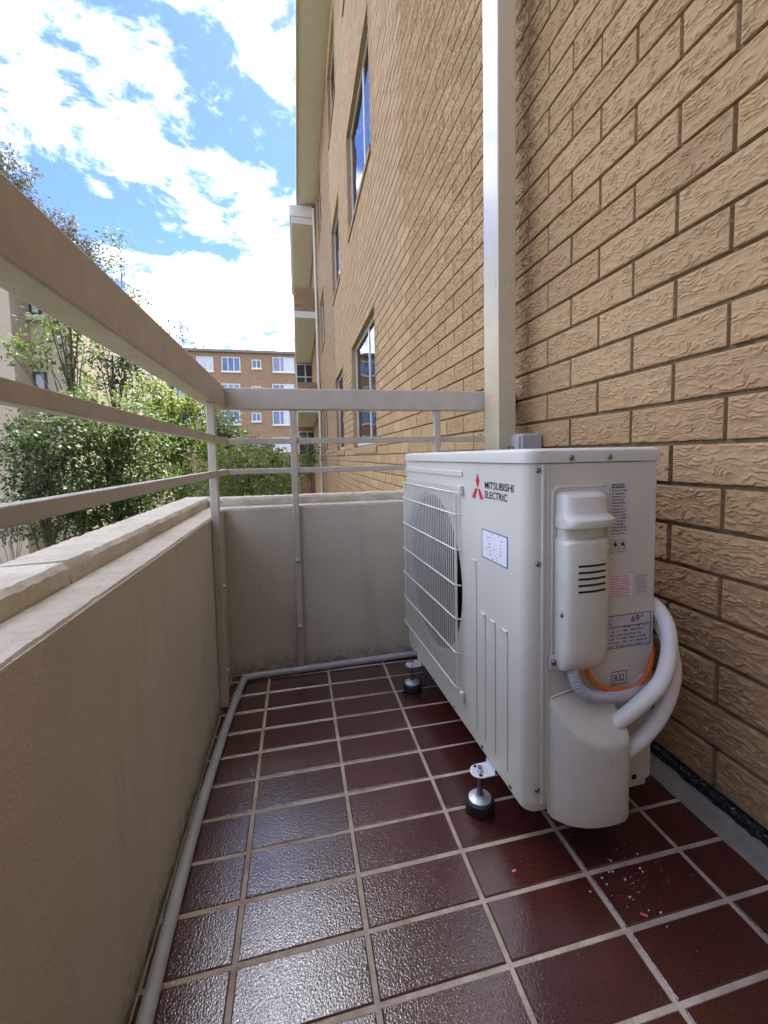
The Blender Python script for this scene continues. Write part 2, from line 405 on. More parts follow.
def brick_mesh(ly, lz):
    k = (round(ly, 4), round(lz, 4))
    if k not in bcache:
        h, q, e = ly/2, lz/2, .003
        f = [(0, -h+e, -q+e), (0, h-e, -q+e), (0, h-e, q-e), (0, -h+e, q-e)]
        g = [(e*.8, -h, -q), (e*.8, h, -q), (e*.8, h, q), (e*.8, -h, q)]; d = [(.022, y, z) for _, y, z in g]
        fs = [(0, 3, 2, 1)]
        for a in (0, 4):
            fs += [(a+i, a+(i+1) % 4, a+4+(i+1) % 4, a+4+i) for i in range(4)]
        bcache[k] = MB().add(f+g+d, fs).mesh('brick', M_BRICK)
    return bcache[k]
FULL = 2*BL-GAP; vcache = {}
def ripple_grid(v, ny, nz, amp=.66, sink=.0024):
    """front face of a whole brick with the rippled relief modelled, as rows of (x, y, z)"""
    ly, lz = FULL, BH-GAP; off = Vector((v*13.7, v*5.1, v*9.3)); o_ = []
    for b in range(nz+1):
        for a in range(ny+1):
            y = -ly/2+ly*a/ny; z = -lz/2+lz*b/nz
            w1 = mnoise.noise(Vector((y*24, z*40, 0))+off); w2 = mnoise.noise(Vector((y*70, z*85, 3))+off); w3 = mnoise.noise(Vector((y*34, z*75, 8))+off)
            ph = z*104+y*5+2.0*w1+.85*w2; f = ph-math.floor(ph)
            saw = (1-f)/.86 if f > .14 else f/.14                     # slow swell down to a lip, then a sharp undercut
            h = .0062*saw*max(.15, min(1, .66+1.1*w3))+.0016*w2+.0007*mnoise.noise(Vector((y*190, z*190, 5))+off)
            e = min(ly/2-abs(y), lz/2-abs(z)); k_ = min(1, e/.0035); h = (h*amp-sink)*k_-.0022*(1-k_)
            o_.append((-h, y, z))
    return o_
def grid_faces(vs_, ny, nz):
    fs_ = [(b*(ny+1)+a, (b+1)*(ny+1)+a, (b+1)*(ny+1)+a+1, b*(ny+1)+a+1) for b in range(nz) for a in range(ny)]
    rim = [a for a in range(ny+1)]+[b*(ny+1)+ny for b in range(1, nz+1)]+[nz*(ny+1)+a for a in range(ny-1, -1, -1)]+[b*(ny+1) for b in range(nz-1, 0, -1)]
    n0 = len(vs_); vs_ = vs_+[(.022, vs_[i_][1], vs_[i_][2]) for i_ in rim]; m_ = len(rim)
    return vs_, fs_+[(rim[i_], rim[(i_+1) % m_], n0+(i_+1) % m_, n0+i_) for i_ in range(m_)]
def rough_brick(v):
    """eight variants shared by all whole bricks picked out singly"""
    if v not in vcache: vcache[v] = MB().add(*grid_faces(ripple_grid(v, 104, 38), 104, 38)).mesh('brick', M_BRICKN, 60)
    return vcache[v]
coarse = [grid_faces(ripple_grid(v, 34, 12, .30, .0010), 34, 12) for v in range(8)]+[grid_faces(ripple_grid(v, 34, 12, .22, .0006), 34, 12) for v in range(8)]
rank = {i: k_ for k_, i in enumerate(order[:1700])}
second = set(i for i in order[300:1700] if shown(bricks[i]) > 0)
near_rest = MB()
rest = MB()
for i, (y0, y1, z0, z1) in enumerate(bricks):
    pr = rb.uniform(-.0012, .0012)
    if i in singles:
        o = bpy.data.objects.new('brick', rough_brick(rb.randrange(8)) if abs(y1-y0-FULL) < .0005 else brick_mesh(y1-y0, z1-z0)); col.objects.link(o); o.parent = wall
        o.location = (pr, (y0+y1)/2, (z0+z1)/2-GZ); o.rotation_euler = (rb.uniform(-.002, .002), rb.uniform(-.006, .006), 0)
    elif i in second and abs(y1-y0-FULL) < .0005:
        vv, ff = coarse[rb.randrange(8)+(8 if rank[i] > 700 else 0)]; cy_, cz_ = (y0+y1)/2, (z0+z1)/2-GZ
        near_rest.add([(x+pr, y+cy_, z+cz_) for x, y, z in vv], ff)
    else:
        z0 -= GZ; z1 -= GZ; x = pr
        rest.add([(x, y0, z0), (x, y1, z0), (x, y1, z1), (x, y0, z1), (.02, y0, z0), (.02, y1, z0), (.02, y1, z1), (.02, y0, z1)],
                 [(0, 3, 2, 1), (0, 1, 5, 4), (1, 2, 6, 5), (2, 3, 7, 6), (3, 0, 4, 7)])
tag(near_rest.build('mid_brickwork', M_BRICKN, wall, smooth=60), kind='stuff')
tag(rest.build('far_brickwork', M_BRICK, wall), kind='stuff')
def make_window(parent, y0, y1, z0, z1, frame=M_ALU):
    """window in the plane x = const of its building; local axes of the parent"""
    wn = empty('window', (.108, (y0+y1)/2, z0-GZ), parent=parent); h = (y1-y0)/2; H = z1-z0
    mb = MB()
    for s in (-1, 1): mb.box(-.106, 0, s*(h-.004)-.003, s*(h-.004)+.003, 0, H-.002)
    mb.box(-.106, 0, -h+.002, h-.002, H-.008, H-.003); mb.build('reveal', M_BRICK, wn)
    MB().add([(-.125, -h-.02, .0), (-.125, h+.02, .0), (0, h, .05), (0, -h, .05), (-.125, -h-.02, -.07), (-.125, h+.02, -.07), (.0, h, -.02), (0, -h, -.02)],
             [(0, 1, 2, 3), (7, 6, 5, 4), (0, 4, 5, 1), (1, 5, 6, 2), (2, 6, 7, 3), (3, 7, 4, 0)]).build('sill', M_BRICK, wn)
    mb = MB(); t = .045
    mb.box(-.05, .0, -h+.008, h-.008, .04, .04+t); mb.box(-.05, .0, -h+.008, h-.008, H-t-.009, H-.009)
    for yy in (-h+.008, h-t-.008, -h*.28): mb.box(-.048, -.002, yy, yy+t, .04+t, H-t-.009)
    mb.build('frame', frame, wn)
    for a, b in ((-h+t, -h*.28), (-h*.28+t, h-t)):
        boxo('pane', M_GLASS, wn, (-.038, -.034, a, b, .04+t, H-t-.009))
    mb = MB(); n = 40; pts = []
    for i in range(n+1):
        y = -h+.02+(2*h-.04)*i/n
        pts.append((.03+.018*math.sin(i*1.9), y))
    for i in range(n): mb.quad((pts[i][0], pts[i][1], .05), (pts[i+1][0], pts[i+1][1], .05), (pts[i+1][0], pts[i+1][1], H), (pts[i][0], pts[i][1], H))
    mb.build('curtain', M_CURT, wn)
    return wn
for w_ in WINS: make_window(bldg, *w_)
boxo('core', M_ROOM, bldg, (.45, 9, -.72, 22, 0, WZ1-GZ))
rf = boxo('roof', M_SOFFIT, bldg, (-.57, 9.3, -3, 16.4, WZ1-GZ+.002, WZ1-GZ+.16), bevel=.01)
boxo('gutter', M_SOFFIT, rf, (-.61, -.572, -3, 16.45, WZ1-GZ-.03, WZ1-GZ+.19), bevel=.008)
# floor slab of the balcony
boxo('balcony_slab', M_SOFFIT, bldg, (-1.30, .006, -.72, 1.80, -.2-GZ, -.012-GZ))
# the stack of balconies further along the wall
def far_brick():
    t = MT('far_brickwork', (.4, .27, .16), .9, 0, .1); p = t.pos()
    sx = t.node('SeparateXYZ'); t.l.new(p, sx.inputs[0])
    cb = t.node('CombineXYZ'); t.l.new(t.math('ADD', sx.outputs[0], sx.outputs[1]), cb.inputs[0]); t.l.new(sx.outputs[2], cb.inputs[1])
    b = t.node('TexBrick'); t.l.new(cb.outputs[0], b.inputs['Vector']); b.inputs['Scale'].default_value = 1
    b.inputs['Brick Width'].default_value = .26; b.inputs['Row Height'].default_value = .095; b.inputs['Mortar Size'].default_value = .008
    b.inputs['Color1'].default_value = (.33, .215, .135, 1); b.inputs['Color2'].default_value = (.25, .155, .095, 1); b.inputs['Mortar'].default_value = (.24, .18, .12, 1)
    n = t.noise(p, .35, 6, .65)
    t.base(t.mix(t.math('MULTIPLY', t.ramp(n, .4, .7), .5), b.outputs[0], (.24, .16, .10))); return t.m
M_FBRICK = far_brick()
boxo('unseen_shade_wall', M_FBRICK, bldg, (-1.30, -.003, -.72, -.605, -.01-GZ, 2.738-GZ))  # unseen wall behind the camera, added to hold back light on the unit's side
xl = at(294, 300, 15).x-WX
bal = empty('balcony_stack', (WX, 15, GZ)); tag(bal, 'stacked concrete balconies projecting from the far end of the brick wall', 'balconies')
for k, zb in enumerate((2.32, 5.42, 8.42)):
    sl_ = boxo('slab', M_TRIM, bal, (xl, -.004, 0, 7, zb-GZ, zb+.22-GZ), bevel=.01)
    boxo('soffit', M_OLIVE, sl_, (xl+.06, -.05, .1, 6.9, zb-.02-GZ, zb-.002-GZ))
    if k < 2:
        boxo('parapet', M_FBRICK, bal, (xl+.02, -.006, .05, .16, zb+.222-GZ, zb+1.0-GZ))
        boxo('front_parapet', M_FBRICK, bal, (xl+.02, xl+.12, .162, 6.9, zb+.222-GZ, zb+1.0-GZ))
MB().tube([(-.06, -.08, 0), (-.06, -.08, 8.9-GZ)], .045, 10).build('downpipe', M_TRIM, bal, smooth=40)
boxo('fascia', M_SOFFIT, bal, (xl-.06, -.1, -.02, 7, 8.645-GZ, 9.0-GZ), bevel=.01)
wing = empty('brick_wing', (WX, 22.2, GZ)); tag(wing, 'projecting brick wing with dark windows behind the far balconies', 'building')
boxo('wall', M_FBRICK, wing, (xl+.02, 4, 0, 8, 0, 9.0-GZ))
for zb in (.9, 4.2, 7.2):
    wn = empty('window', (xl+.47, -.01, zb-GZ), parent=wing)
    MB().box(-.45, .4, -.05, 0, 0, .05).box(-.45, .4, -.05, 0, 1.15, 1.2).box(-.45, -.4, -.05, 0, .05, 1.15).box(.35, .4, -.05, 0, .05, 1.15).box(-.03, .03, -.05, 0, .05, 1.15).box(-.4, .35, -.045, -.005, .55, .6).build('frame', M_TRIM, wn)
    boxo('pane', plain('dark_pane', (.05, .06, .08), .1), wn, (-.4, .35, -.02, -.012, .05, 1.15))

# ---------------------------------------------------------------- far building
fy = 52.0
far = empty('brick_block', (0, fy, GZ)); tag(far, 'long four storey brown brick apartment block in the distance', 'building')
ztop = at(240, 353, fy).z; fx0 = at(140, 400, fy).x
boxo('wall', M_FBRICK, far, (fx0, 9, 0, 10, at(300, 470, fy).z-GZ, ztop-GZ))
boxo('undercroft', M_ROOM, far, (fx0+.3, 8.7, .8, 9.7, 0, at(300, 470, fy).z-GZ-.003))
rfo = boxo('roof', plain('roof_edge', (.16, .15, .14), .7), far, (fx0-.3, 9.3, -.35, 10.3, ztop-GZ+.003, ztop-GZ+.28))
M_FPANE = plain('blue_pane', (.10, .16, .30), .08, var=.4, sc=.6); M_FCURT = plain('pale_pane', (.45, .5, .58), .15, var=.15, sc=.7)
def far_window(x0, x1, z0, z1, curtain=0):
    wn = empty('window', ((x0+x1)/2, 0, z0-GZ), parent=far); h = (x1-x0)/2; H = z1-z0; t = .09
    mb = MB(); mb.box(-h, h, -.10, -.002, 0, t).box(-h, h, -.10, -.002, H-t, H)
    n = 1 if h < .7 else 2
    for k in range(n+1+1 if h > .4 else 2):
        f = k/(n+1) if h > .4 else k
        xx = -h+(2*h-t)*f; mb.box(xx, xx+t, -.098, -.004, t, H-t)
    mb.build('frame', M_TRIM, wn)
    s = -h+t if curtain == 0 else 0
    boxo('pane', M_FCURT if curtain == 2 else M_FPANE, wn, (-h+t*.5, .0, -.05, -.03, t*.5, H-t*.5)); boxo('pane', M_FCURT if curtain else M_FPANE, wn, (.003, h-t*.5, -.05, -.03, t*.5, H-t*.5))
    boxo('sill', M_TRIM, wn, (-h-.1, h+.1, -.16, -.001, -.12, -.004))
for r_ in range(4):
    for k, (a, b, t_, u_) in enumerate(((152, 166, 357, 371), (175, 190, 357, 371), (197, 213, 357, 371), (222, 240, 357.5, 371.5), (252, 261, 360, 368.5), (273, 294, 358, 372), (318, 336, 358, 372))):
        p0, p1 = at(a, u_+26.5*r_, fy), at(b, t_+26.5*r_, fy)
        far_window(p0.x, p1.x, p0.z, p1.z, (2, 0, 2, 0, 0, 1, 0)[k] if r_ != 3 else 2)
for a, b in ((184, 338), (247, 342)):
    p0 = at(a, 352, fy+2); p1 = at(a, b, fy+2)
    an = MB().tube([(0, 0, 0), (0, 0, p1.z-p0.z+.4)], .05, 6).box(-.6, .6, -.02, .02, p1.z-p0.z, p1.z-p0.z+.05).build('aerial', M_STEEL, loc=(p0.x, fy+2, ztop+.26))
    tag(an, 'thin rooftop aerial mast on the distant brick block, %s of the two' % ('left' if a < 200 else 'right'), 'aerial', 'aerials on the far roof')

# ---------------------------------------------------------------- left neighbour
M_PEACH = plain('peach_render', (.43, .355, .275), .9, var=.07, sc=.8, bump=.004, bsc=40)
M_PEACH2 = plain('pale_sunlit_render', (.48, .42, .36), .9, var=.07, sc=.8, bump=.004, bsc=40)  # paler copy of the peach: sunlight on the rear wall put into the colour
nb = empty('rendered_house', (-6.2, 12, GZ)); tag(nb, 'peach rendered apartment house behind the trees on the left', 'building')
xa = at(17, 400, 12).x+6.2; xb = at(74, 400, 12).x+6.2
boxo('wall', M_PEACH, nb, (xa, xb, 0, 7, 0, 5.65-GZ)); boxo('bay', M_PEACH, nb, (xa-4, at(17, 400, 11.3).x+6.2, -.7, 6, 0, 5.7-GZ))
x2 = at(75, 400, 14.5).x+6.2; x3 = at(106, 400, 14.5).x+6.2
boxo('rear_wall', M_PEACH2, nb, (xb+.003, x3, 2.5, 8, 0, at(88, 332, 14.5).z-GZ))
boxo('roof', plain('house_roof', (.20, .12, .08), .8), nb, (xa-4.1, xb+.1, -.8, 7.1, 5.702-GZ, 5.8-GZ))
def nb_window(a, b, t_, u_, Y):
    p0, p1 = at(a, u_, Y), at(b, t_, Y); wn = empty('window', ((p0.x+p1.x)/2+6.2, Y-12, p0.z-GZ), parent=nb); h = (p1.x-p0.x)/2; H = p1.z-p0.z; t = .06
    mb = MB().box(-h, h, -.03, -.002, 0, t).box(-h, h, -.03, -.002, H-t, H)
    for xx in (-h, h-t, -t/2): mb.box(xx, xx+t, -.028, -.004, t, H-t)
    mb.build('frame', M_DALU, wn); boxo('pane', M_FCURT, wn, (-h+t, h-t, -.016, -.006, t, H-t)); boxo('sill', M_PEACH2, wn, (-h-.08, h+.08, -.12, -.001, -.13, -.004))
nb_window(20, 40, 285, 315, 12); nb_window(25, 47, 372, 417, 12); nb_window(91, 102, 384, 404, 14.5)

# ---------------------------------------------------------------- balcony floor of glazed tiles
TX, TY, TOX, TOY, TG = .21168, .10217, -.12362, 1.49121, .0085
XL, YB = -.262, 1.645
floor = MB().box(XL-.1, WX+.008, -.602, YB+.02, -.012, -.0022).build('floor', M_GROUT)
tag(floor, kind='structure')
tcache = {}
rt_ = random.Random(11)
def tile_mesh(lx, ly):
    k = (round(lx, 4), round(ly, 4))
    if k not in tcache:
        h, q, e = lx/2, ly/2, .0022
        a = [(-h+e, -q+e, 0), (h-e, -q+e, 0), (h-e, q-e, 0), (-h+e, q-e, 0)]; b = [(-h, -q, -e*.8), (h, -q, -e*.8), (h, q, -e*.8), (-h, q, -e*.8)]; d = [(x, y, -.008) for x, y, _ in b]
        fs = [(0, 1, 2, 3)]
        for s in (0, 4): fs += [(s+(i+1) % 4, s+i, s+4+i, s+4+(i+1) % 4) for i in range(4)]
        tcache[k] = MB().add(a+b+d, fs).mesh('tile', M_TILE)
    return tcache[k]
for i in range(-1, 5):
    for j in range(-2, 27):
        x0, x1 = TOX+i*TX+TG/2, TOX+(i+1)*TX-TG/2; y0, y1 = TOY-j*TY+TG/2, TOY-(j-1)*TY-TG/2
        x0 = max(x0, XL+.004); x1 = min(x1, .842); y1 = min(y1, YB-.004); y0 = max(y0, -.598)
        if x1-x0 < .02 or y1-y0 < .015: continue
        o = bpy.data.objects.new('tile', tile_mesh(x1-x0, y1-y0)); col.objects.link(o); o.parent = floor
        o.location = ((x0+x1)/2+rt_.uniform(-.0006, .0006), (y0+y1)/2+rt_.uniform(-.0006, .0006), rt_.uniform(-.0004, .0004))
        o.rotation_euler = (rt_.uniform(-.004, .004), rt_.uniform(-.004, .004), rt_.uniform(-.003, .003))
# mortar fillet and bitumen strip at the foot of the brick wall
rf_ = random.Random(5)
def wavy(n, y0, y1, prof):
    """strip along y; prof(i) -> list of (x, z)"""
    rings = []
    for i in range(n+1):
        y = y0+(y1-y0)*i/n; rings.append([(x, y, z) for x, z in prof(i)])
    return MB().loft(rings)
fil = wavy(90, -.595, YB-.003, lambda i: [(.826+rf_.uniform(-.002, .002), .0007), (.866, .0007), (.866, .034+rf_.uniform(-.002, .002)), (.846+rf_.uniform(-.001, .001), .016)]).build('skirting_fillet', M_CONC, smooth=50)
tag(fil, kind='structure')
def bitumen():
    t = MT('black_bitumen', (.012, .012, .014), .45); p = t.pos()
    t.base(t.mix(t.ramp(t.noise(p, 130, 4, .7), .6, .64), (.010, .010, .012), (.35, .36, .38))); t.bump(t.noise(p, 90, 4), .006); return t.m
mem = wavy(160, -.595, YB-.003, lambda i: [(.860+rf_.uniform(-.003, .002), .032+rf_.uniform(-.003, .003)), (.878, .026), (.878, .049), (.8605+rf_.uniform(-.003, .003), .048+rf_.uniform(-.003, .001))]).build('bitumen_strip', bitumen())
tag(mem, 'black bitumen strip flecked with white along the foot of the brick wall', 'sealant')

# ---------------------------------------------------------------- parapet
par = empty('parapet_wall', (XL, 0, 0)); tag(par, 'low cream rendered parapet wall with a weathered stepped coping round the balcony', 'parapet')
LZ, CZ, LX, CX = .617, .656, -.326, -.432
boxo('side_wall', M_RENDER, par, (CX+.004-XL, 0, -.6, YB, -.012, LZ))
boxo('end_wall', M_RENDER, par, (CX+.004-XL, WX-.004-XL, YB+.003, YB+.165, -.012, LZ))
rc = random.Random(21)
def coping(y0, y1, chips=(), along='y', flip=False):
    """ledge + riser + cap with worn, chipped arrises; a run of cross-sections"""
    n = max(4, int((y1-y0)/.012)); rings = []
    for i in range(n+1):
        y = y0+(y1-y0)*i/n; c = 0
        for (yc, wd, dp) in chips: c = max(c, dp*max(0, 1-abs(y-yc)/wd))
        j = lambda s=.0012: rc.uniform(-s, s)
        a, b = (LX, CX)
        rings.append([(a-XL+j(), y, LZ+.0005), (a-XL-c*.6+j(), y, CZ-.008-c+j()), (a-XL-.007-c+j(), y, CZ+j()), (b-XL+.008+j(), y, CZ-.002+j()), (b-XL+j(.002), y, CZ-.012+j()), (b-XL, y, LZ+.0005)])
    return MB().loft(rings)
yj = .712
coping(-.6, yj-.0015, [(yj-.003, .008, .004), (.45, .03, .003)]).build('coping', M_COPING, par, smooth=35)
coping(yj+.0015, YB+.165, [(yj+.003, .010, .007), (yj+.03, .03, .004), (1.02, .05, .003)]).build('coping', M_COPING, par, smooth=35)
# thin screed on the ledge
rings = []
for i in range(181):
    y = -.6+(YB+.6)*i/180; j = lambda s=.001: rc.uniform(-s, s)
    ch = .004*max(0, 1-abs(y-.63)/.012)
    rings.append([(.0006+j(.0004)-ch, y, LZ-.003+j(.0005)-ch), (-.004+j()-ch, y, LZ+.004+j(.0006)), (LX-XL+.0015, y, LZ+.0065), (LX-XL+.0015, y, LZ+.001), (-.002, y, LZ+.001)])
MB().loft(rings).build('ledge_screed', M_COPING, par, smooth=35)
rings = []; rings2 = []
for i in range(101):
    x = (LX-XL+.002)+(WX-.006-LX)*i/100; j = lambda s=.001: rc.uniform(-s, s)
    rings.append([(x, YB+.0015+j(), LZ-.006+j()), (x, YB+.006+j(), LZ+.004+j(.0006)), (x, YB+.058, LZ+.0065), (x, YB+.058, LZ+.001), (x, YB+.004, LZ+.001)][::-1])
    rings2.append([(x, YB+.060+j(), LZ+.0005), (x, YB+.060+j(), CZ-.010+j()), (x, YB+.067+j(), CZ-.002+j()), (x, YB+.158+j(), CZ-.004+j()), (x, YB+.165+j(.002), CZ-.014+j()), (x, YB+.165, LZ+.0005)][::-1])
MB().loft(rings).build('ledge_screed', M_COPING, par, smooth=35)
MB().loft(rings2).build('coping', M_COPING, par, smooth=35)

# ---------------------------------------------------------------- steel railing
rail = empty('steel_railing', (XL, YB, 0)); tag(rail, 'taupe painted steel balcony railing with a deep top rail and two thin rails', 'railing')
O = Vector((XL, YB, 0))
def rbox(name, x0, x1, y0, y1, z0, z1, bevel=.002): return boxo(name, M_RAIL, rail, (x0-XL, x1-XL, y0-YB, y1-YB, z0, z1), bevel=bevel)
rbox('top_rail', -.282, -.235, -.6, 1.608, .973, 1.048, .004)
rbox('top_rail', -.282, .866, 1.6105, 1.6575, .9725, 1.0475, .004)
for z0, z1 in ((.852, .873), (.745, .764)):
    rbox('rail', -.258, -.240, -.6, 1.628, z0, z1); rbox('rail', -.258, .86, 1.631, 1.6505, z0-.001, z1-.001)
def post(x0, x1, y0, y1, bolts, axis):
    p = rbox('post', x0, x1, y0, y1, .016, .972, .003)
    for z in bolts:
        if axis == 'x': MB().lathe([(.008, 0), (.008, .004), (.005, .008), (.002, .009)], ((x1-XL), (y0+y1)/2-YB, z), 12, 'x').build('bolt', M_RAIL, p, smooth=40)
        else: MB().lathe([(.008, 0), (.008, -.004), (.005, -.008), (.002, -.009)], ((x0+x1)/2-XL, y0-YB, z), 12, 'y').build('bolt', M_RAIL, p, smooth=40)
post(-.2615, -.2375, 1.405, 1.430, (.40, .13), 'x')
post(-.020, .003, 1.6185, 1.6445, (.42, .17), 'y')
post(.529, .553, 1.6185, 1.6445, (.42, .17), 'y')

for (px_, py_, ax_) in ((-.2495, 1.4175, 'x'), (-.0085, 1.6315, 'y'), (.541, 1.6315, 'y')):
    for z_ in (.745, .764, .852, .873):
        dx_, dy_ = (.0125, .0135) if ax_ == 'x' else (.0125, .0135)
        q_ = [(px_+sx_*dx_-XL, py_+sy_*dy_-YB, z_) for sx_, sy_ in (((1, -1), (-1, -1)) if ax_ == 'x' else ((-1, 0), (-1, -1)))]
        MB().tube(q_, .0028, 6).build('weld', M_RAIL, rail, smooth=60)
# square column at the end of the railing
pil = empty('column', (.762, 1.54, -.002)); tag(pil, 'tall cream painted rectangular column against the brick wall behind the outdoor unit', 'column')
boxo('shaft', M_PILLAR, pil, (.7275-.762, .7985-.762, 1.478-1.54, 1.602-1.54, .003, 9.098), bevel=.004)

# ---------------------------------------------------------------- drain pipe on the floor
dp = empty('drain_pipe', (-.235, 1.0, 0)); tag(dp, 'thin grey PVC drain pipe along the foot of the parapet', 'pipe')
ZP = .0128
pts = spline([(-.228, -.57, ZP), (-.230, .3, ZP), (-.240, .9, ZP), (-.232, 1.25, ZP), (-.222, 1.44, ZP), (-.213, 1.555, ZP), (-.206, 1.582, ZP), (-.186, 1.596, ZP), (.1, 1.606, ZP), (.5, 1.618, ZP), (.80, 1.622, ZP)], 6)
MB().tube([p-Vector((-.235, 1, 0)) for p in pts], .0118, 12).build('pipe', M_PVC, dp, smooth=60)
MB().tube([(-.2205+.235, .458, ZP), (-.2185+.235, .482, ZP)], .0145, 12).build('clip', M_PVC, dp, smooth=40)

# ================================================================== OUTDOOR UNIT  (local: x front->back, y near->far, z up)
AL, AD, AH = .81, .292, .708
AO = (.409, .715, .10); ARZ = R(2.0)
ac = empty('outdoor_unit', AO, ARZ); tag(ac, 'white air conditioner outdoor unit with fan grille standing on rubber feet', 'air conditioner')
def arc(cx_, cy_, r, a0, a1, n=6): return [(cx_+r*math.cos(R(a0+(a1-a0)*i/n)), cy_+r*math.sin(R(a0+(a1-a0)*i/n))) for i in range(n+1)]
rr = .026
plan = arc(rr, AL-rr, rr, 180, 90)+[(AD-.006, AL), (AD, AL-.006), (AD, .006), (AD-.006, 0)]+arc(rr, rr, rr, 270, 180)
# casing, open at the front where the panel sits
mb = MB(); mb.loft([[(x, y, z) for x, y in plan] for z in (.018, .680)], cap0=False, cap1=False, closed=False)
n = len(plan); mb.add([(x, y, .018) for x, y in plan], [tuple(range(n-1, -1, -1))])
mb.build('casing', M_WHITE, ac, smooth=45)
base = MB().loft([[(x*.985+.002, y*.99+.004, z) for x, y in plan] for z in (0, .020)]).build('base_pan', M_WHITE, ac, smooth=45, bevel=.003)
for yy in (.06, .19, .36, .52, .70):
    boxo('drain_hole', M_DARK, base, (.0008, .006, yy, yy+.008, .008, .0125))
# front panel with the round fan opening
fy0, fy1, fz0, fz1 = .288, AL-rr, .085, .615
yc, zc, fr_ = .5365, .35, .238
angs = sorted(set([2*math.pi*i/72 for i in range(72)]+[math.atan2(z-zc, y-yc) % (2*math.pi) for y in (fy0, fy1) for z in (fz0, fz1)]))
def onrect(a):
    c_, s_ = math.cos(a), math.sin(a); t = 1e9
    if c_ > 1e-9: t = min(t, (fy1-yc)/c_)
    if c_ < -1e-9: t = min(t, (fy0-yc)/c_)
    if s_ > 1e-9: t = min(t, (fz1-zc)/s_)
    if s_ < -1e-9: t = min(t, (fz0-zc)/s_)
    return yc+c_*t, zc+s_*t
k = len(angs); ro = [(0, *onrect(a)) for a in angs]; ri = [(0, yc+fr_*math.cos(a), zc+fr_*math.sin(a)) for a in angs]
ri2 = [(.012, yc+(fr_-.008)*math.cos(a), zc+(fr_-.008)*math.sin(a)) for a in angs]
mb = MB().add(ro+ri+ri2, [(i, i+k, (i+1) % k+k, (i+1) % k) for i in range(k)]+[(i+k, i+2*k, (i+1) % k+2*k, (i+1) % k+k) for i in range(k)])
for a, b, c0, c1 in ((rr, fy0, .018, .680), (fy0, fy1, .018, fz0), (fy0, fy1, fz1, .680)):
    mb.quad((0, a, c0), (0, a, c1), (0, b, c1), (0, b, c0))
fp = mb.build('front_panel', M_WHITE, ac, smooth=40)
sh = MB().loft([[(x, yc+r*math.cos(2*math.pi*i/48), zc+r*math.sin(2*math.pi*i/48)) for i in range(48)] for x, r in ((.011, fr_-.008), (.11, fr_-.004))], cap0=False, cap1=True).build('fan_shroud', M_DARK, ac, smooth=50)
fan = MB().lathe([(.055, .03), (.06, .04), (.06, .1)], (0, yc, zc), 24, 'x')
for b in range(3):
    pr = []
    for rad in (.05, .12, .18, .222):
        row = []
        for s in range(7):
            a = R(b*120+20)+(s/6-.5)*R(85-rad*120); row.append((.045+.045*(s/6), yc+rad*math.cos(a), zc+rad*math.sin(a)))
        pr.append(row)
    fan.loft(pr, cap0=False, cap1=False, closed=False)
fan.build('fan', M_FAN, ac, smooth=40)
# wire grille standing off the panel
gx = -.012
grille = MB().tube([(gx+.016, fy0+.006, .085), (gx+.002, fy0+.012, .095), (gx, fy0+.02, .11), (gx, fy0+.02, .59), (gx+.002, fy0+.012, .605), (gx+.016, fy0+.006, .617)], .0024, 6).tube([(gx, fy1-.004, .10), (gx, fy1-.004, .6)], .0024, 6).build('grille', M_WHITE, ac, smooth=50)
mb = MB(); nv = 33
for i in range(nv):
    y = fy0+.03+(fy1-.01-fy0-.03)*i/(nv-1)
    mb.tube([(-.001, y, .082), (gx, y, .094), (gx, y, .606), (-.001, y, .618)], .0019, 5)
tag(mb.build('grille_wires', M_WHITE, grille, smooth=60), kind='stuff')
for z in (.605, .55, .46, .368, .28, .19, .097):
    MB().tube([(-.002, fy0+.012, z), (gx-.003, fy0+.022, z), (gx-.0035, fy0+.03, z), (gx-.0035, fy1+.004, z), (gx+.004, fy1+.02, z)], .0023, 6).build('grille_bar', M_WHITE, grille, smooth=50)
for z in (.082, .612):
    MB().box(-.012, -.0005, fy0-.004, fy0+.014, z-.012, z+.012).build('grille_clip', M_WHITE, grille, bevel=.003)
# raised rib above the fan, pressed ribs of the right half
MB().box(-.003, -.0003, fy0+.003, fy1+.006, .645, .659).build('top_rib', M_WHITE, fp, bevel=.0015)
for y, zt_ in ((.218, .446), (.172, .333), (.125, .333), (.073, .333)):
    MB().box(-.0018, -.0002, y-.0022, y+.0022, .040, zt_).box(-.0036, -.0002, y-.0024, y+.019, zt_+.0005, zt_+.0055).build('pressed_rib', M_WHITE, fp, bevel=.0009)
# lid
lp = arc(rr, AL-rr, rr+.004, 180, 90)+[(AD+.003, AL+.004), (AD+.003, -.004)]+arc(rr, rr, rr+.004, 270, 180)
def inset(d): 
    return [((x-AD/2)*(1-2*d/AD)+AD/2, (y-AL/2)*(1-2*d/AL)+AL/2) for x, y in lp]
MB().loft([[(x, y, z) for x, y in inset(d)] for d, z in ((.0, .6815), (0, .698), (.0015, .7035), (.005, .7068), (.011, .7082))]).build('lid', M_WHITE, ac, smooth=30)
# screws
def screw(parent, c, axis, r=.0055):
    s = -1
    return MB().lathe([(r, 0), (r, s*.0015), (r*.8, s*.0032), (r*.3, s*.0036)], c, 12, axis).build('screw', M_STEEL, parent, smooth=40)
for x, z in ((.09, .69), (.175, .69)): screw(ac, (x, -.0035, z), 'y')
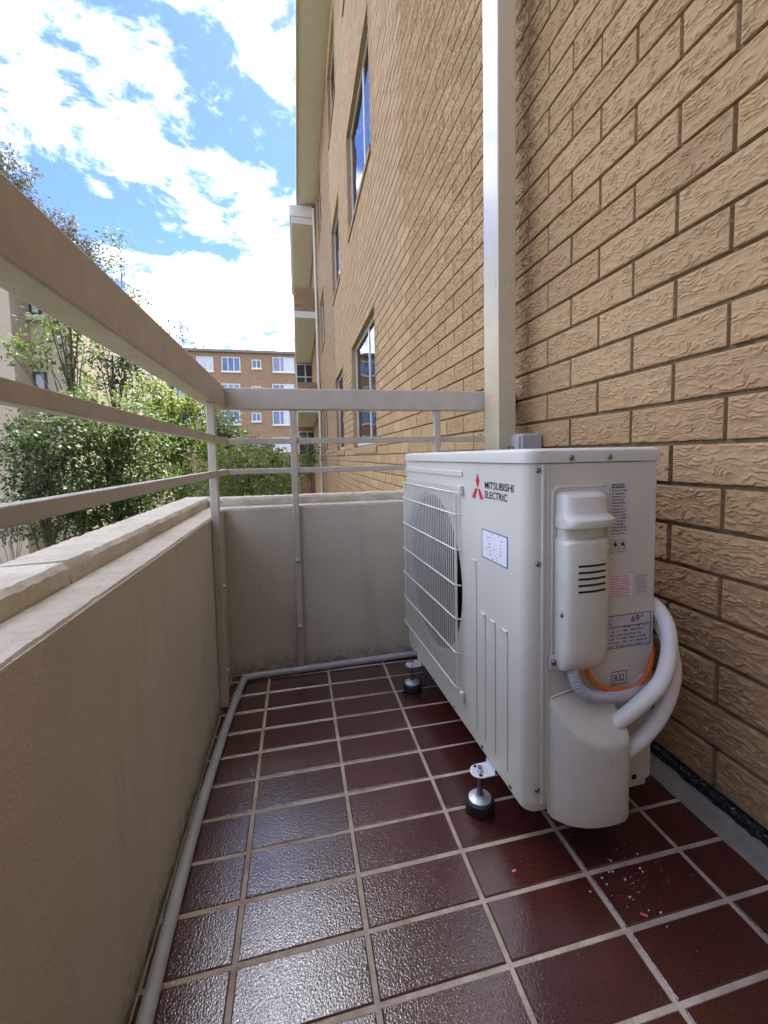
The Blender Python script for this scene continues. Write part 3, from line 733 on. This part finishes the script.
# side panel trim: wrap-over edge of the front panel and the service panel
sp = MB().box(.028, AD-.004, -.0028, -.0004, .022, .679).build('service_panel', M_WHITE, ac, bevel=.0012)
ws = MB().box(.0285, .034, -.0058, -.003, .022, .679).box(.0395, .0425, -.0052, -.003, .022, .679).build('edge_fold', M_WHITE, ac, bevel=.0012)
for z in (.668, .494, .05): 
    screw(ac, (.022, -.0002, z), 'y', .0048)
PX0 = -.0028
def pside(u, v, w_): return (u, PX0-.0007-w_, v)
# pressed frame round the terminal cover
mb = MB(); fpts = arc(.068, .618, .018, 180, 90, 5)
path = [(.05, PX0-.0005, .30)]+[(x, PX0-.0005, z) for x, z in fpts]+[(.168, PX0-.0005, .636), (.172, PX0-.0005, .632), (.172, PX0-.0005, .30)]
mb.tube(path, .0028, 6).build('pressed_frame', M_WHITE, sp, smooth=60)
# terminal cover
base_c = [(.056, 0), (.0555, -.020), (.0565, -.029), (.060, -.0355), (.066, -.0395), (.076, -.0425), (.095, -.0445), (.115, -.0440), (.135, -.0405), (.148, -.034), (.155, -.024), (.158, -.012), (.158, 0)]
def ring(z, sy, sx, cx_=.107): return [(cx_+(x-cx_)*sx, PX0+y*sy, z) for x, y in base_c]
prof = [(.290, .40, .88), (.293, .62, .93), (.303, .84, .975), (.316, .95, .99), (.332, 1, 1), (.50, 1, 1), (.530, 1, 1), (.5365, .985, .99), (.5405, .90, .96), (.5415, .58, .9), (.5605, .58, .9), (.562, 1.06, .99, .056), (.5645, 1.18, 1.05, .057), (.570, 1.24, 1.08, .058), (.578, 1.23, 1.08, .058), (.5825, 1.14, 1.04, .057), (.586, .98, .98), (.591, .90, .965), (.610, .87, .955), (.619, .80, .94), (.6245, .62, .88), (.627, .3, .7)]
tcov = MB().loft([ring(*q) for q in prof]).build('terminal_cover', M_PLASTIC, ac, smooth=32)
for i in range(5):
    z = .446+i*.0118; mb = MB(); prv = None
    sel = [(x, y) for x, y in base_c[5:9]]
    fine = []
    for a, b in zip(sel[:-1], sel[1:]):
        for t in (0, .5): fine.append((a[0]+(b[0]-a[0])*t, a[1]+(b[1]-a[1])*t))
    fine.append(sel[-1])
    r1 = [(x, PX0+y*1.0-.0009, z) for x, y in fine]; r2 = [(x, y, z+.0036) for x, y, _ in r1]
    r0 = [(x, y+.002, z) for x, y, _ in r1]; r3 = [(x, y+.002, z+.0036) for x, y, _ in r1]
    mb.loft([[a, b, c_, d] for a, b, c_, d in zip(r0, r1, r2, r3)]); mb.build('vent_slot', M_DARK, tcov)
nt_ = MB().loft([[(.0545+dx, PX0-.016+dy, z) for dx, dy in ((0, 0), (.0, -.008), (.012, -.0185), (.014, -.005))] for z in (.372, .377, .389, .394)]).build('clip_notch', M_PLASTIC, tcov, smooth=30)
screw(tcov, (.056, PX0-.024, .402), 'y', .005)
boxo('ear', M_PLASTIC, tcov, (.044, .064, PX0-.004, PX0-.0006, .288, .316), bevel=.0015); screw(tcov, (.053, PX0-.0045, .303), 'y', .006)
# valve cover with sloping top
vb = [(.047, 0), (.0475, -.006), (.052, -.014), (.062, -.026), (.078, -.038), (.098, -.047), (.118, -.052), (.14, -.0545), (.162, -.055), (.180, -.0535), (.188, -.050), (.1925, -.044), (.192, -.036), (.186, -.024), (.179, -.010), (.176, 0)]
def vtop(x, y): return .234+y*1.55
rings = []
ctr = (.12, 0)
def vin(x, y, f): return (ctr[0]+(x-ctr[0])*(1-f), y*(1-f))
rings.append([(*vin(x, y, .10), -.0085) for x, y in vb]); rings.append([(*vin(x, y, .03), -.0065) for x, y in vb]); rings.append([(x, y, .0) for x, y in vb])
for dz in (.06, .12): rings.append([(x, y, min(dz, vtop(x, y)-.02)) for x, y in vb])
rings.append([(x, y, vtop(x, y)-.009) for x, y in vb])
for f, d in ((.01, .0045), (.03, .0018), (.06, .0004), (.12, 0), (.5, 0), (.9, 0)):
    rings.append([(vin(x, y, f)[0], vin(x, y, f)[1], vtop(x*.5+vin(x, y, f)[0]*.5, vin(x, y, f)[1])-d) for x, y in vb])
vc = MB().loft([[(x, PX0-.0002+y, z) for x, y, z in r_] for r_ in rings]).build('valve_cover', M_PLASTIC, ac, smooth=38)
MB().tube([(.0455, PX0-.001, .0), (.0455, PX0-.001, .215), (.05, PX0-.001, .232), (.075, PX0-.001, .238), (.11, PX0-.001, .2445)], .0022, 6).build('flange', M_PLASTIC, vc, smooth=50)
screw(vc, (.105, PX0-.003, .246), 'y', .005)
boxo('knockout', M_DARK, sp, (.242, .254, PX0-.0006, PX0+.0006, .024, .034))
# printed labels on the service panel
def label(name, mat, u0, u1, v0, v1): return flat(name, mat, sp, [(u0, v0), (u1, v0), (u1, v1), (u0, v1)], lambda u, v, w_: (u, PX0-.0010+(-w_ if w_ else 0)*1.0, v))
def label(name, mat, u0, u1, v0, v1): return boxo(name, mat, sp, (u0, u1, PX0-.0009, PX0-.0002, v0, v1))
GREY = (.60, .59, .585); INK = (.05, .05, .07)
tx_ = lambda u0, v0: (lambda u, v, w_: (u0+u, PX0-.0013, v0+v))
l1 = label('rating_label', print_mat('rating_print', (.62, .61, .62), INK, 17, .56, 0, 22), .179, .220, .537, .639)
flat('emblem', M_INK, l1, [(0, 0), (.006, 0), (.003, .006)], lambda u, v, w_: (.181+u, PX0-.0013-w_*.0, .630+v))
text_mesh('MITSUBISHI', M_INK, l1, 'lettering', .022, .004, tx_(.189, .6305))
l2 = label('warning_label', print_mat('warning_print', GREY, INK, 5, .45, 0, 16), .179, .218, .501, .529)
for u in (.186, .204): flat('warning_triangle', M_INK, l2, [(0, 0), (.010, 0), (.005, .009)], lambda uu, v, w_, u=u: (u+uu, PX0-.0013, .516+v))
l3 = label('red_print_label', print_mat('red_print', (.78, .76, .78), (.62, .10, .20), 9, .6, 0, 26), .175, .234, .413, .457)
l4 = label('pale_label', print_mat('pale_print', (.56, .55, .54), (.40, .33, .33), 5, .5, 0, 10), .243, .270, .416, .455)
l5 = label('noise_label', print_mat('noise_print', (.60, .60, .60), INK, 9, .5, 0, 34), .172, .281, .309, .377)
boxo('print_panel', plain('label_grey', (.60, .60, .60), .45, var=.01), l5, (.185, .262, PX0-.0012, PX0-.00095, .357, .3745))
text_mesh('69', M_INK, l5, 'lettering', .020, .0135, lambda u, v, w_: (.232+u, PX0-.0015, .359+v), .01)
text_mesh('dB', M_INK, l5, 'lettering', .007, .005, lambda u, v, w_: (.2545+u, PX0-.0015, .3675+v))
for b_ in ((.173, .280, .3095, .3105), (.173, .280, .3755, .3765), (.173, .174, .3105, .3755), (.279, .280, .3105, .3755), (.174, .279, .353, .3538)):
    boxo('border', M_INK, l5, (b_[0], b_[1], PX0-.00135, PX0-.00095, b_[2], b_[3]))
l6 = label('refrigerant_label', plain('label_white', (.62, .62, .62), .45, var=.01), .188, .224, .234, .263)
text_mesh('R32', M_INK, l6, 'lettering', .024, .014, tx_(.194, .241), .006)
for b_ in ((.188, .224, .2605, .2618), (.188, .224, .2352, .2362), (.188, .1889, .2363, .2604), (.2231, .224, .2363, .2604)):
    boxo('border', M_INK, l6, (b_[0], b_[1], PX0-.00135, PX0-.00095, b_[2], b_[3]))
# brand mark and sticker on the front
fr_place = lambda y0, z0: (lambda u, v, w_: (-.0007, y0-u, z0+v))
em = flat('emblem', M_RED, fp, [(0, .027), (.0155*.62, .0), (0, -.0), (0, 0)][:0] or [(.0, .0), (.0098, .0165), (.0, .033), (-.0098, .0165)], lambda u, v, w_: (-.0006+w_, .206-u, .6235+v))
for s in (-1, 1):
    flat('emblem_lozenge', M_RED, em, [(s*.0015, 0), (s*.0125, 0), (s*.030, -.0225), (s*.0125, -.0225)], lambda u, v, w_: (-.0006+w_, .206-u, .6215+v))
text_mesh('MITSUBISHI', M_INK, fp, 'lettering', .122, .0155, fr_place(.1695, .6245), .012)
text_mesh('ELECTRIC', M_INK, fp, 'lettering', .098, .0155, fr_place(.1695, .6035), .012)
stk = boxo('sticker', M_BLUE, fp, (-.0006, -.0001, .070, .185, .468, .533))
boxo('sticker_paper', print_mat('sticker_print', (.84, .85, .90), (.13, .17, .38), 8, .42, 1, 22, .16), stk, (-.0009, -.00065, .0735, .1815, .4705, .5305))
# rubber feet
def foot(x, y):
    ft = empty('foot', (x, y, -.10), parent=ac)
    MB().lathe([(.031, .001), (.033, .004), (.033, .021), (.0322, .0238), (.030, .0255)], (0, 0, 0), 28).build('rubber_pad', M_RUBBER, ft, smooth=28)
    MB().lathe([(.0255, .0258), (.0252, .0272), (.022, .0285), (.012, .0305), (.010, .0335)], (0, 0, 0), 28).build('dome_washer', M_ZINC, ft, smooth=28)
    MB().lathe([(.0052, .032), (.0052, .099)], (0, 0, 0), 10).lathe([(.0085, .034), (.0085, .041)], (0, 0, 0), 6).build('stud', M_STEEL, ft, smooth=40)
    pl_ = [(x_, y_) for x_, y_ in arc(0, 0, .0225, 90, 270, 10)]+[(.08, -.0225), (.08, .0225)]
    MB().loft([[(a, b, z) for a, b in pl_] for z in (.0865, .0895)]).build('bracket', M_ZINC, ft, bevel=.001)
    MB().box(.026, .0295, -.0215, .0215, .0897, .0995).build('bracket_web', M_ZINC, ft)
    MB().lathe([(.009, .0897), (.009, .0955)], (0, 0, 0), 6).lathe([(.009, .079), (.009, .0862)], (0, 0, 0), 6).build('nut', M_ZINC, ft, smooth=30)
    for sgn in (-1, 1): MB().lathe([(.0045, .0896), (.0045, .0900)], (-.004, sgn*.0145, 0), 10).build('slot', M_DARK, ft)
for x in (-.026, .262):
    for y in (.150, .672): foot(x, y)

# ================================================================== pipes and cables at the unit
def lw(p): 
    c_, s_ = math.cos(ARZ), math.sin(ARZ); return Vector((AO[0]+p[0]*c_-p[1]*s_, AO[1]+p[0]*s_+p[1]*c_, AO[2]+p[2]))
def hose(name, label, cat, pts, r, mat, n=12, ribs=0):
    P = spline([lw(p) for p in pts], 10); o0 = P[0].copy()
    if ribs:
        Q = []; rr_ = []
        # resample evenly so that the corrugation keeps its pitch
        acc = [0]
        for a, b in zip(P[:-1], P[1:]): acc.append(acc[-1]+(b-a).length)
        m_ = int(acc[-1]/ribs*2); j = 0
        for i in range(m_+1):
            s = acc[-1]*i/m_
            while j < len(acc)-2 and acc[j+1] < s: j += 1
            t = (s-acc[j])/max(1e-9, acc[j+1]-acc[j]); Q.append(P[j].lerp(P[j+1], t)); rr_.append(r if i % 2 else r*.84)
        P, r = Q, rr_
    o = MB().tube([p-o0 for p in P], r, n).build(name, mat, None, smooth=20 if ribs else 70, loc=o0)
    tag(o, label, cat); return o
hose('insulated_pipe', 'thick white lagged pipe looping in front, nearer of the pair beside the unit', 'pipe',
     [(.455, .22, .33), (.38, .16, .355), (.335, .09, .37), (.316, .02, .374), (.294, -.03, .352), (.280, -.048, .305), (.255, -.055, .258), (.218, -.050, .222), (.184, -.036, .186), (.155, -.014, .148)], .0148, M_LAG, 16)
hose('insulated_pipe', 'thick white lagged pipe behind the other one, lower and nearer the brick wall', 'pipe',
     [(.455, .26, .28), (.40, .18, .325), (.362, .10, .345), (.328, .03, .345), (.314, -.016, .31), (.305, -.036, .25), (.275, -.042, .190), (.240, -.038, .146), (.205, -.028, .112), (.172, -.010, .075)], .0148, M_LAG, 16)
hose('flexible_conduit', 'grey corrugated conduit curving out under the terminal cover', 'conduit',
     [(.083, -.024, .318), (.084, -.024, .285), (.094, -.026, .258), (.120, -.028, .238), (.17, -.026, .226), (.22, -.02, .225), (.27, -.0, .24), (.31, .05, .27), (.36, .14, .27)], .0115, M_CONDUIT, 14, .0058)
hose('orange_cable', 'bright orange power cable curving below the terminal cover', 'cable',
     [(.112, -.022, .318), (.114, -.022, .286), (.130, -.0225, .260), (.155, -.022, .244), (.19, -.02, .2345), (.235, -.018, .234), (.272, -.010, .258), (.294, .006, .30), (.31, .05, .32), (.34, .12, .31)], .0052, M_ORANGE, 10)

# isolator switch on the wall behind the unit
iso = empty('isolator_box', (.83, 1.47, .75)); tag(iso, 'small grey plastic isolator box on the brick wall behind the unit', 'switch box')
boxo('housing', M_BOX, iso, (.785-.83, .8695-.83, 1.412-1.47, 1.53-1.47, -.03, .121), bevel=.008, seg=3)
boxo('cover', M_BOX, iso, (.778-.83, .7848-.83, 1.42-1.47, 1.522-1.47, -.022, .113), bevel=.004)
MB().lathe([(.02, 0), (.02, -.006), (.016, -.012)], (.778-.83, 0, .06), 16, 'x').build('knob', M_STEEL, iso, smooth=40)

# ---------------------------------------------------------------- crumbs on the tiles
rd = random.Random(9); mb = MB()
for i in range(60):
    p = at(rd.gauss(664, 17), 0, 1)  # only for spread
    u, v = rd.gauss(.585, .04), rd.gauss(.645, .055)
    s = rd.choice((.0005, .0006, .0008, .0011, .0019)); a = rd.uniform(0, 6.28); e = rd.uniform(.5, 1.8)
    q = [(u+s*(math.cos(a+t)*e if i_ % 2 else math.cos(a+t)), v+s*math.sin(a+t)) for i_, t in enumerate((0, 1.7, 3.2, 4.6))]
    mb.add([(x, y, .0006) for x, y in q]+[(x, y, .0006+s*.6) for x, y in q], [(4, 5, 6, 7), (0, 1, 5, 4), (1, 2, 6, 5), (2, 3, 7, 6), (3, 0, 4, 7)])
tag(mb.build('white_crumbs', M_CHIP), 'scatter of white plaster crumbs on the tiles beside the unit', 'debris', kind='stuff')
def scrap(px, py, ln, wd, a, lab):
    p = at(px, py, 1); d = p-CAM; p = CAM+d*((-CAM_Z+.001)/d.z)
    o = MB().box(-ln, ln, -wd, wd, 0, .0012).build('plastic_scrap', M_PINK, loc=(p.x, p.y, .0008)); o.rotation_euler.z = a
    tag(o, lab, 'scrap', 'pink scraps on the floor')
scrap(514, 871, .004, .002, .2, 'tiny pink scrap on the tile in front of the unit corner')
scrap(644, 915, .0055, .0022, -.7, 'tiny pink scrap lying among the white crumbs')

# ================================================================== VEGETATION
def leaf_mat(name, dark, light, trans=.35):
    t = MT(name, light, .5, 0, .35); isl = t.node('NewGeometry').outputs['Random Per Island']
    c = t.mix(isl, dark, light); t.base(c)
    tr = t.node('BsdfTranslucent'); tc_ = t.mix(.5, c, tuple(min(1, x*1.8) for x in light)); t.l.new(tc_, tr.inputs[0])
    mxs = t.node('MixShader'); mxs.inputs[0].default_value = trans
    t.l.new(t.b.outputs[0], mxs.inputs[1]); t.l.new(tr.outputs[0], mxs.inputs[2]); t.l.new(mxs.outputs[0], t.n['Material Output'].inputs[0]); return t.m
M_BARK = plain('grey_bark', (.10, .08, .06), .95, var=.3, sc=6, bump=.02, bsc=25)
M_PBARK = plain('pale_bark', (.26, .22, .18), .9, var=.3, sc=6, bump=.01, bsc=25)
LV_DARK = leaf_mat('dark_leaf', (.02, .038, .012), (.07, .11, .03), .32)
LV_MID = leaf_mat('mid_leaf', (.035, .065, .016), (.12, .18, .04), .38)
LV_LIME = leaf_mat('lime_leaf', (.06, .10, .015), (.18, .24, .045), .42)
LV_GREY = leaf_mat('grey_gum_leaf', (.05, .06, .035), (.12, .13, .08), .3)
def tree(name, label, cat, base, blobs, leaf, size, dens, bark=M_BARK, tr=.09, group=None, seed=1, lean=None):
    """blobs: (centre, rx, ry, rz) ellipsoids of small leaf clumps; limbs run from the trunk to each clump"""
    rn = random.Random(seed); root = empty(name, base); tag(root, label, cat, group); B = Vector(base)
    top = max((Vector(b[0]) for b in blobs), key=lambda v: v.z)
    axis_top = Vector((lean[0], lean[1], lean[2])) if lean else Vector((sum(b[0][0] for b in blobs)/len(blobs), sum(b[0][1] for b in blobs)/len(blobs), top.z))
    tk = MB(); npt = 9; path = []
    for i in range(npt):
        f = i/(npt-1); p = B.lerp(axis_top, f)-B; p += Vector((rn.uniform(-1, 1), rn.uniform(-1, 1), 0))*tr*.7*(f > 0); path.append(p)
    tk.tube(path, [tr*(1.15-.9*i/(npt-1)) for i in range(npt)], 8)
    for c_, rx, ry, rz in blobs:
        c_ = Vector(c_)-B; f = max(.15, min(.92, (c_.z-.25*rz)/max(.1, (axis_top-B).z)*.8)); s = path[int(f*(npt-1))]
        for q in range(3):
            e = c_+Vector((rn.uniform(-.7, .7)*rx, rn.uniform(-.7, .7)*ry, rn.uniform(-.5, .7)*rz)); mid = s.lerp(e, .55)+Vector((rn.uniform(-.1, .1), rn.uniform(-.1, .1), .12*(e-s).length))
            pp = spline([s, mid, e], 4); r0 = tr*.42*(1-f*.5)
            tk.tube(pp, [r0*(1-.85*i/(len(pp)-1)) for i in range(len(pp))], 5)
    tk.build('trunk', bark, root, smooth=60)
    vs_ = []; fs_ = []
    for c_, rx, ry, rz in blobs:
        c_ = Vector(c_)-B; ncl = max(6, int(dens*(rx*ry*rz)**(2/3)*(.09/size)**2*145))
        for q in range(ncl):
            # clump centre biased to the shell
            d = Vector((rn.gauss(0, 1), rn.gauss(0, 1), rn.gauss(0, 1))).normalized()*(rn.uniform(.35, 1)**.6)
            cc = c_+Vector((d.x*rx, d.y*ry, d.z*rz)); cr = size*rn.uniform(1.5, 2.9); tilt = Vector((rn.uniform(-1, 1), rn.uniform(-1, 1), rn.uniform(.2, 1.2)))
            for l_ in range(rn.randint(16, 30)):
                o = Vector((rn.gauss(0, 1), rn.gauss(0, 1), rn.gauss(0, .7)))*cr*.5; p = cc+o
                ax = (o.normalized()+Vector((rn.uniform(-.6, .6), rn.uniform(-.6, .6), rn.uniform(-.7, .35)))).normalized()
                nr = (tilt+Vector((rn.uniform(-.8, .8), rn.uniform(-.8, .8), rn.uniform(-.4, .8)))).normalized(); sd_ = ax.cross(nr)
                if sd_.length < .1: continue
                sd_.normalize(); nn = sd_.cross(ax); ln = size*rn.uniform(.6, 1.25); wd = ln*rn.uniform(.2, .32)
                k0 = len(vs_); vs_ += [p, p+ax*ln*.5+sd_*wd-nn*ln*.05, p+ax*ln-nn*ln*.16, p+ax*ln*.5-sd_*wd-nn*ln*.05]
                fs_ += [(k0, k0+1, k0+2), (k0, k0+2, k0+3)]
    mb_ = MB(); mb_.v = [tuple(v) for v in vs_]; mb_.f = fs_
    mb_.build('crown', leaf, root)
    return root
def blob(px, py, Y, rpx, rpy, ry=None):
    """clump seen at a pixel, at distance Y, with its size in pixels"""
    c_ = at(px, py, Y); s = Y/ (F_PX*FW.y) * 1.0
    rx = rpx*s; rz = rpy*s
    return ((c_.x, c_.y, c_.z), rx, ry or max(.5*(rx+rz), .3), rz)
def gb(px, Y): 
    c_ = at(px, 500, Y); return (c_.x, c_.y, GZ)
G = 'trees and shrubs beyond the parapet'
tree('slender_tree', 'slender tree with a dark straight trunk in front of the peach house', 'tree', gb(78, 8.5),
     [blob(24, 350, 8.5, 17, 11), blob(40, 332, 8.5, 16, 12), blob(58, 322, 8.4, 15, 9), blob(48, 358, 8.5, 16, 9), blob(76, 335, 8.6, 9, 14), blob(80, 372, 8.6, 10, 14), blob(70, 300, 8.6, 20, 12)], LV_MID, .085, .75, tr=.062, group=G, seed=2, lean=tuple(at(65, 290, 8.5)))
tree('slender_tree', 'small dark leaved tree just right of the slender straight trunk', 'tree', gb(112, 9.5),
     [blob(98, 352, 9.5, 13, 12), blob(116, 358, 9.5, 15, 14), blob(104, 380, 9.5, 15, 12), blob(132, 372, 9.5, 14, 16), blob(122, 345, 9.5, 14, 12), blob(148, 378, 9.6, 12, 12)], LV_DARK, .08, .7, tr=.06, group=G, seed=3, lean=tuple(at(111, 345, 9.5)))
tree('wispy_tree', 'thin wispy tree top rising against the sky above the top rail', 'tree', gb(128, 11.5),
     [blob(118, 255, 11.5, 12, 14), blob(112, 275, 11.5, 14, 10), blob(126, 285, 11.5, 14, 14), blob(122, 240, 11.5, 9, 7), blob(140, 297, 11.5, 12, 8), blob(116, 310, 11.5, 18, 12)], LV_MID, .08, .30, tr=.03, group=G, seed=4, lean=tuple(at(120, 250, 11.5)))
tree('wispy_tree', 'bare twiggy sapling tip showing above the railing near its far end', 'tree', gb(175, 12.5),
     [blob(170, 322, 12.5, 11, 8), blob(181, 333, 12.5, 8, 6), blob(160, 335, 12.5, 10, 8), blob(172, 350, 12.5, 14, 10)], LV_GREY, .07, .12, tr=.04, group=G, seed=5, lean=tuple(at(170, 318, 12.5)))
tree('leafy_shrub', 'dark leafy shrub at the left behind the lower rails', 'shrub', gb(48, 7.0),
     [blob(32, 428, 7, 22, 20), blob(60, 440, 7, 24, 26), blob(30, 470, 7, 24, 22), blob(70, 482, 7, 30, 26), blob(45, 515, 7, 34, 26), blob(22, 452, 7.2, 14, 16)], LV_DARK, .07, 1.0, tr=.06, group=G, seed=6)
tree('leafy_tree', 'broad mid green tree filling the middle behind the lower rails', 'tree', gb(125, 7.6),
     [blob(85, 410, 7.6, 24, 20), blob(115, 420, 7.5, 30, 24), blob(100, 455, 7.6, 34, 26), blob(145, 440, 7.6, 30, 28), blob(130, 480, 7.5, 40, 28), blob(95, 500, 7.5, 38, 30), blob(155, 500, 7.6, 34, 26), blob(120, 530, 7.6, 40, 26)], LV_MID, .075, 1.0, tr=.09, group=G, seed=7)
tree('leafy_tree', 'yellow green tree left of the corner post in front of the brick block', 'tree', gb(175, 9.0),
     [blob(150, 395, 9, 22, 16), blob(172, 405, 9, 22, 20), blob(188, 425, 9, 22, 20), blob(165, 440, 9, 26, 22), blob(192, 460, 9, 24, 24), blob(170, 480, 9, 30, 24), blob(196, 395, 9.3, 16, 12)], LV_LIME, .08, 1.0, tr=.08, group=G, seed=8)
tree('dense_tree', 'dense dark tree standing in front of the distant brick block', 'tree', gb(222, 20),
     [blob(222, 425, 20, 16, 16), blob(212, 440, 20, 14, 14), blob(234, 438, 20, 14, 14), blob(224, 455, 20, 22, 16), blob(205, 420, 20, 12, 14)], LV_DARK, .15, 1.1, tr=.14, group=G, seed=9)
tree('lime_shrub', 'bright lime green shrub just outside the far end of the parapet', 'shrub', gb(245, 6.0),
     [blob(222, 462, 6, 18, 14), blob(245, 458, 6, 20, 14), blob(268, 466, 6, 18, 14), blob(235, 482, 6, 26, 16), blob(262, 488, 6, 24, 14), blob(215, 490, 6, 20, 16), blob(285, 484, 6.2, 10, 10)], LV_LIME, .07, 1.0, tr=.05, group=G, seed=10)
tree('leafy_shrub', 'loose green shrub at the foot of the distant brick block', 'shrub', gb(275, 15),
     [blob(262, 455, 15, 16, 9), blob(282, 462, 15, 16, 9), blob(296, 470, 15, 14, 9), blob(270, 472, 15, 20, 10), blob(250, 448, 16, 12, 10)], LV_MID, .12, 1.0, tr=.06, group=G, seed=11)
tree('leafy_shrub', 'small shrub under the stacked balconies by the far wall', 'shrub', gb(311, 13.5),
     [blob(312, 448, 13.5, 6, 7), blob(308, 460, 13.5, 7, 8), blob(316, 457, 13.5, 5, 7)], LV_MID, .09, 1.0, tr=.03, group=G, seed=12)
tree('grey_sapling', 'thin greyish sapling at the far left above the parapet', 'tree', gb(9, 6.2),
     [blob(8, 520, 6.2, 16, 14), blob(14, 505, 6.2, 14, 10), blob(2, 533, 6.2, 10, 10)], LV_GREY, .05, .3, bark=M_PBARK, tr=.025, group=G, seed=13, lean=tuple(at(9, 520, 6.2)))
tree('gum_tree', 'tall distant gum tree crown at the left edge above the railing', 'tree', gb(2, 27),
     [blob(2, 158, 27, 12, 10), blob(16, 172, 27, 11, 10), blob(-6, 178, 27, 14, 12), blob(20, 186, 27, 10, 8), blob(4, 192, 27, 16, 12), blob(-20, 168, 27, 16, 14)], LV_GREY, .20, .95, bark=M_PBARK, tr=.3, group=G, seed=14)
tree('gum_tree', 'distant gum tree crown stretched along the sloping top rail', 'tree', gb(70, 30),
     [blob(44, 212, 30, 10, 8), blob(58, 222, 30, 12, 10), blob(70, 236, 30, 12, 10), blob(84, 244, 30, 10, 8), blob(94, 252, 30, 8, 8), blob(62, 245, 30, 18, 12), blob(84, 262, 30, 16, 10)], LV_GREY, .20, .95, bark=M_PBARK, tr=.3, group=G, seed=15)
tree('gum_tree', 'low far tree peeping over the roof of the brick block', 'tree', gb(205, 75),
     [blob(200, 352, 75, 9, 6), blob(210, 354, 75, 8, 5), blob(190, 356, 75, 8, 5)], LV_GREY, .45, .9, bark=M_PBARK, tr=.4, group=G, seed=16)
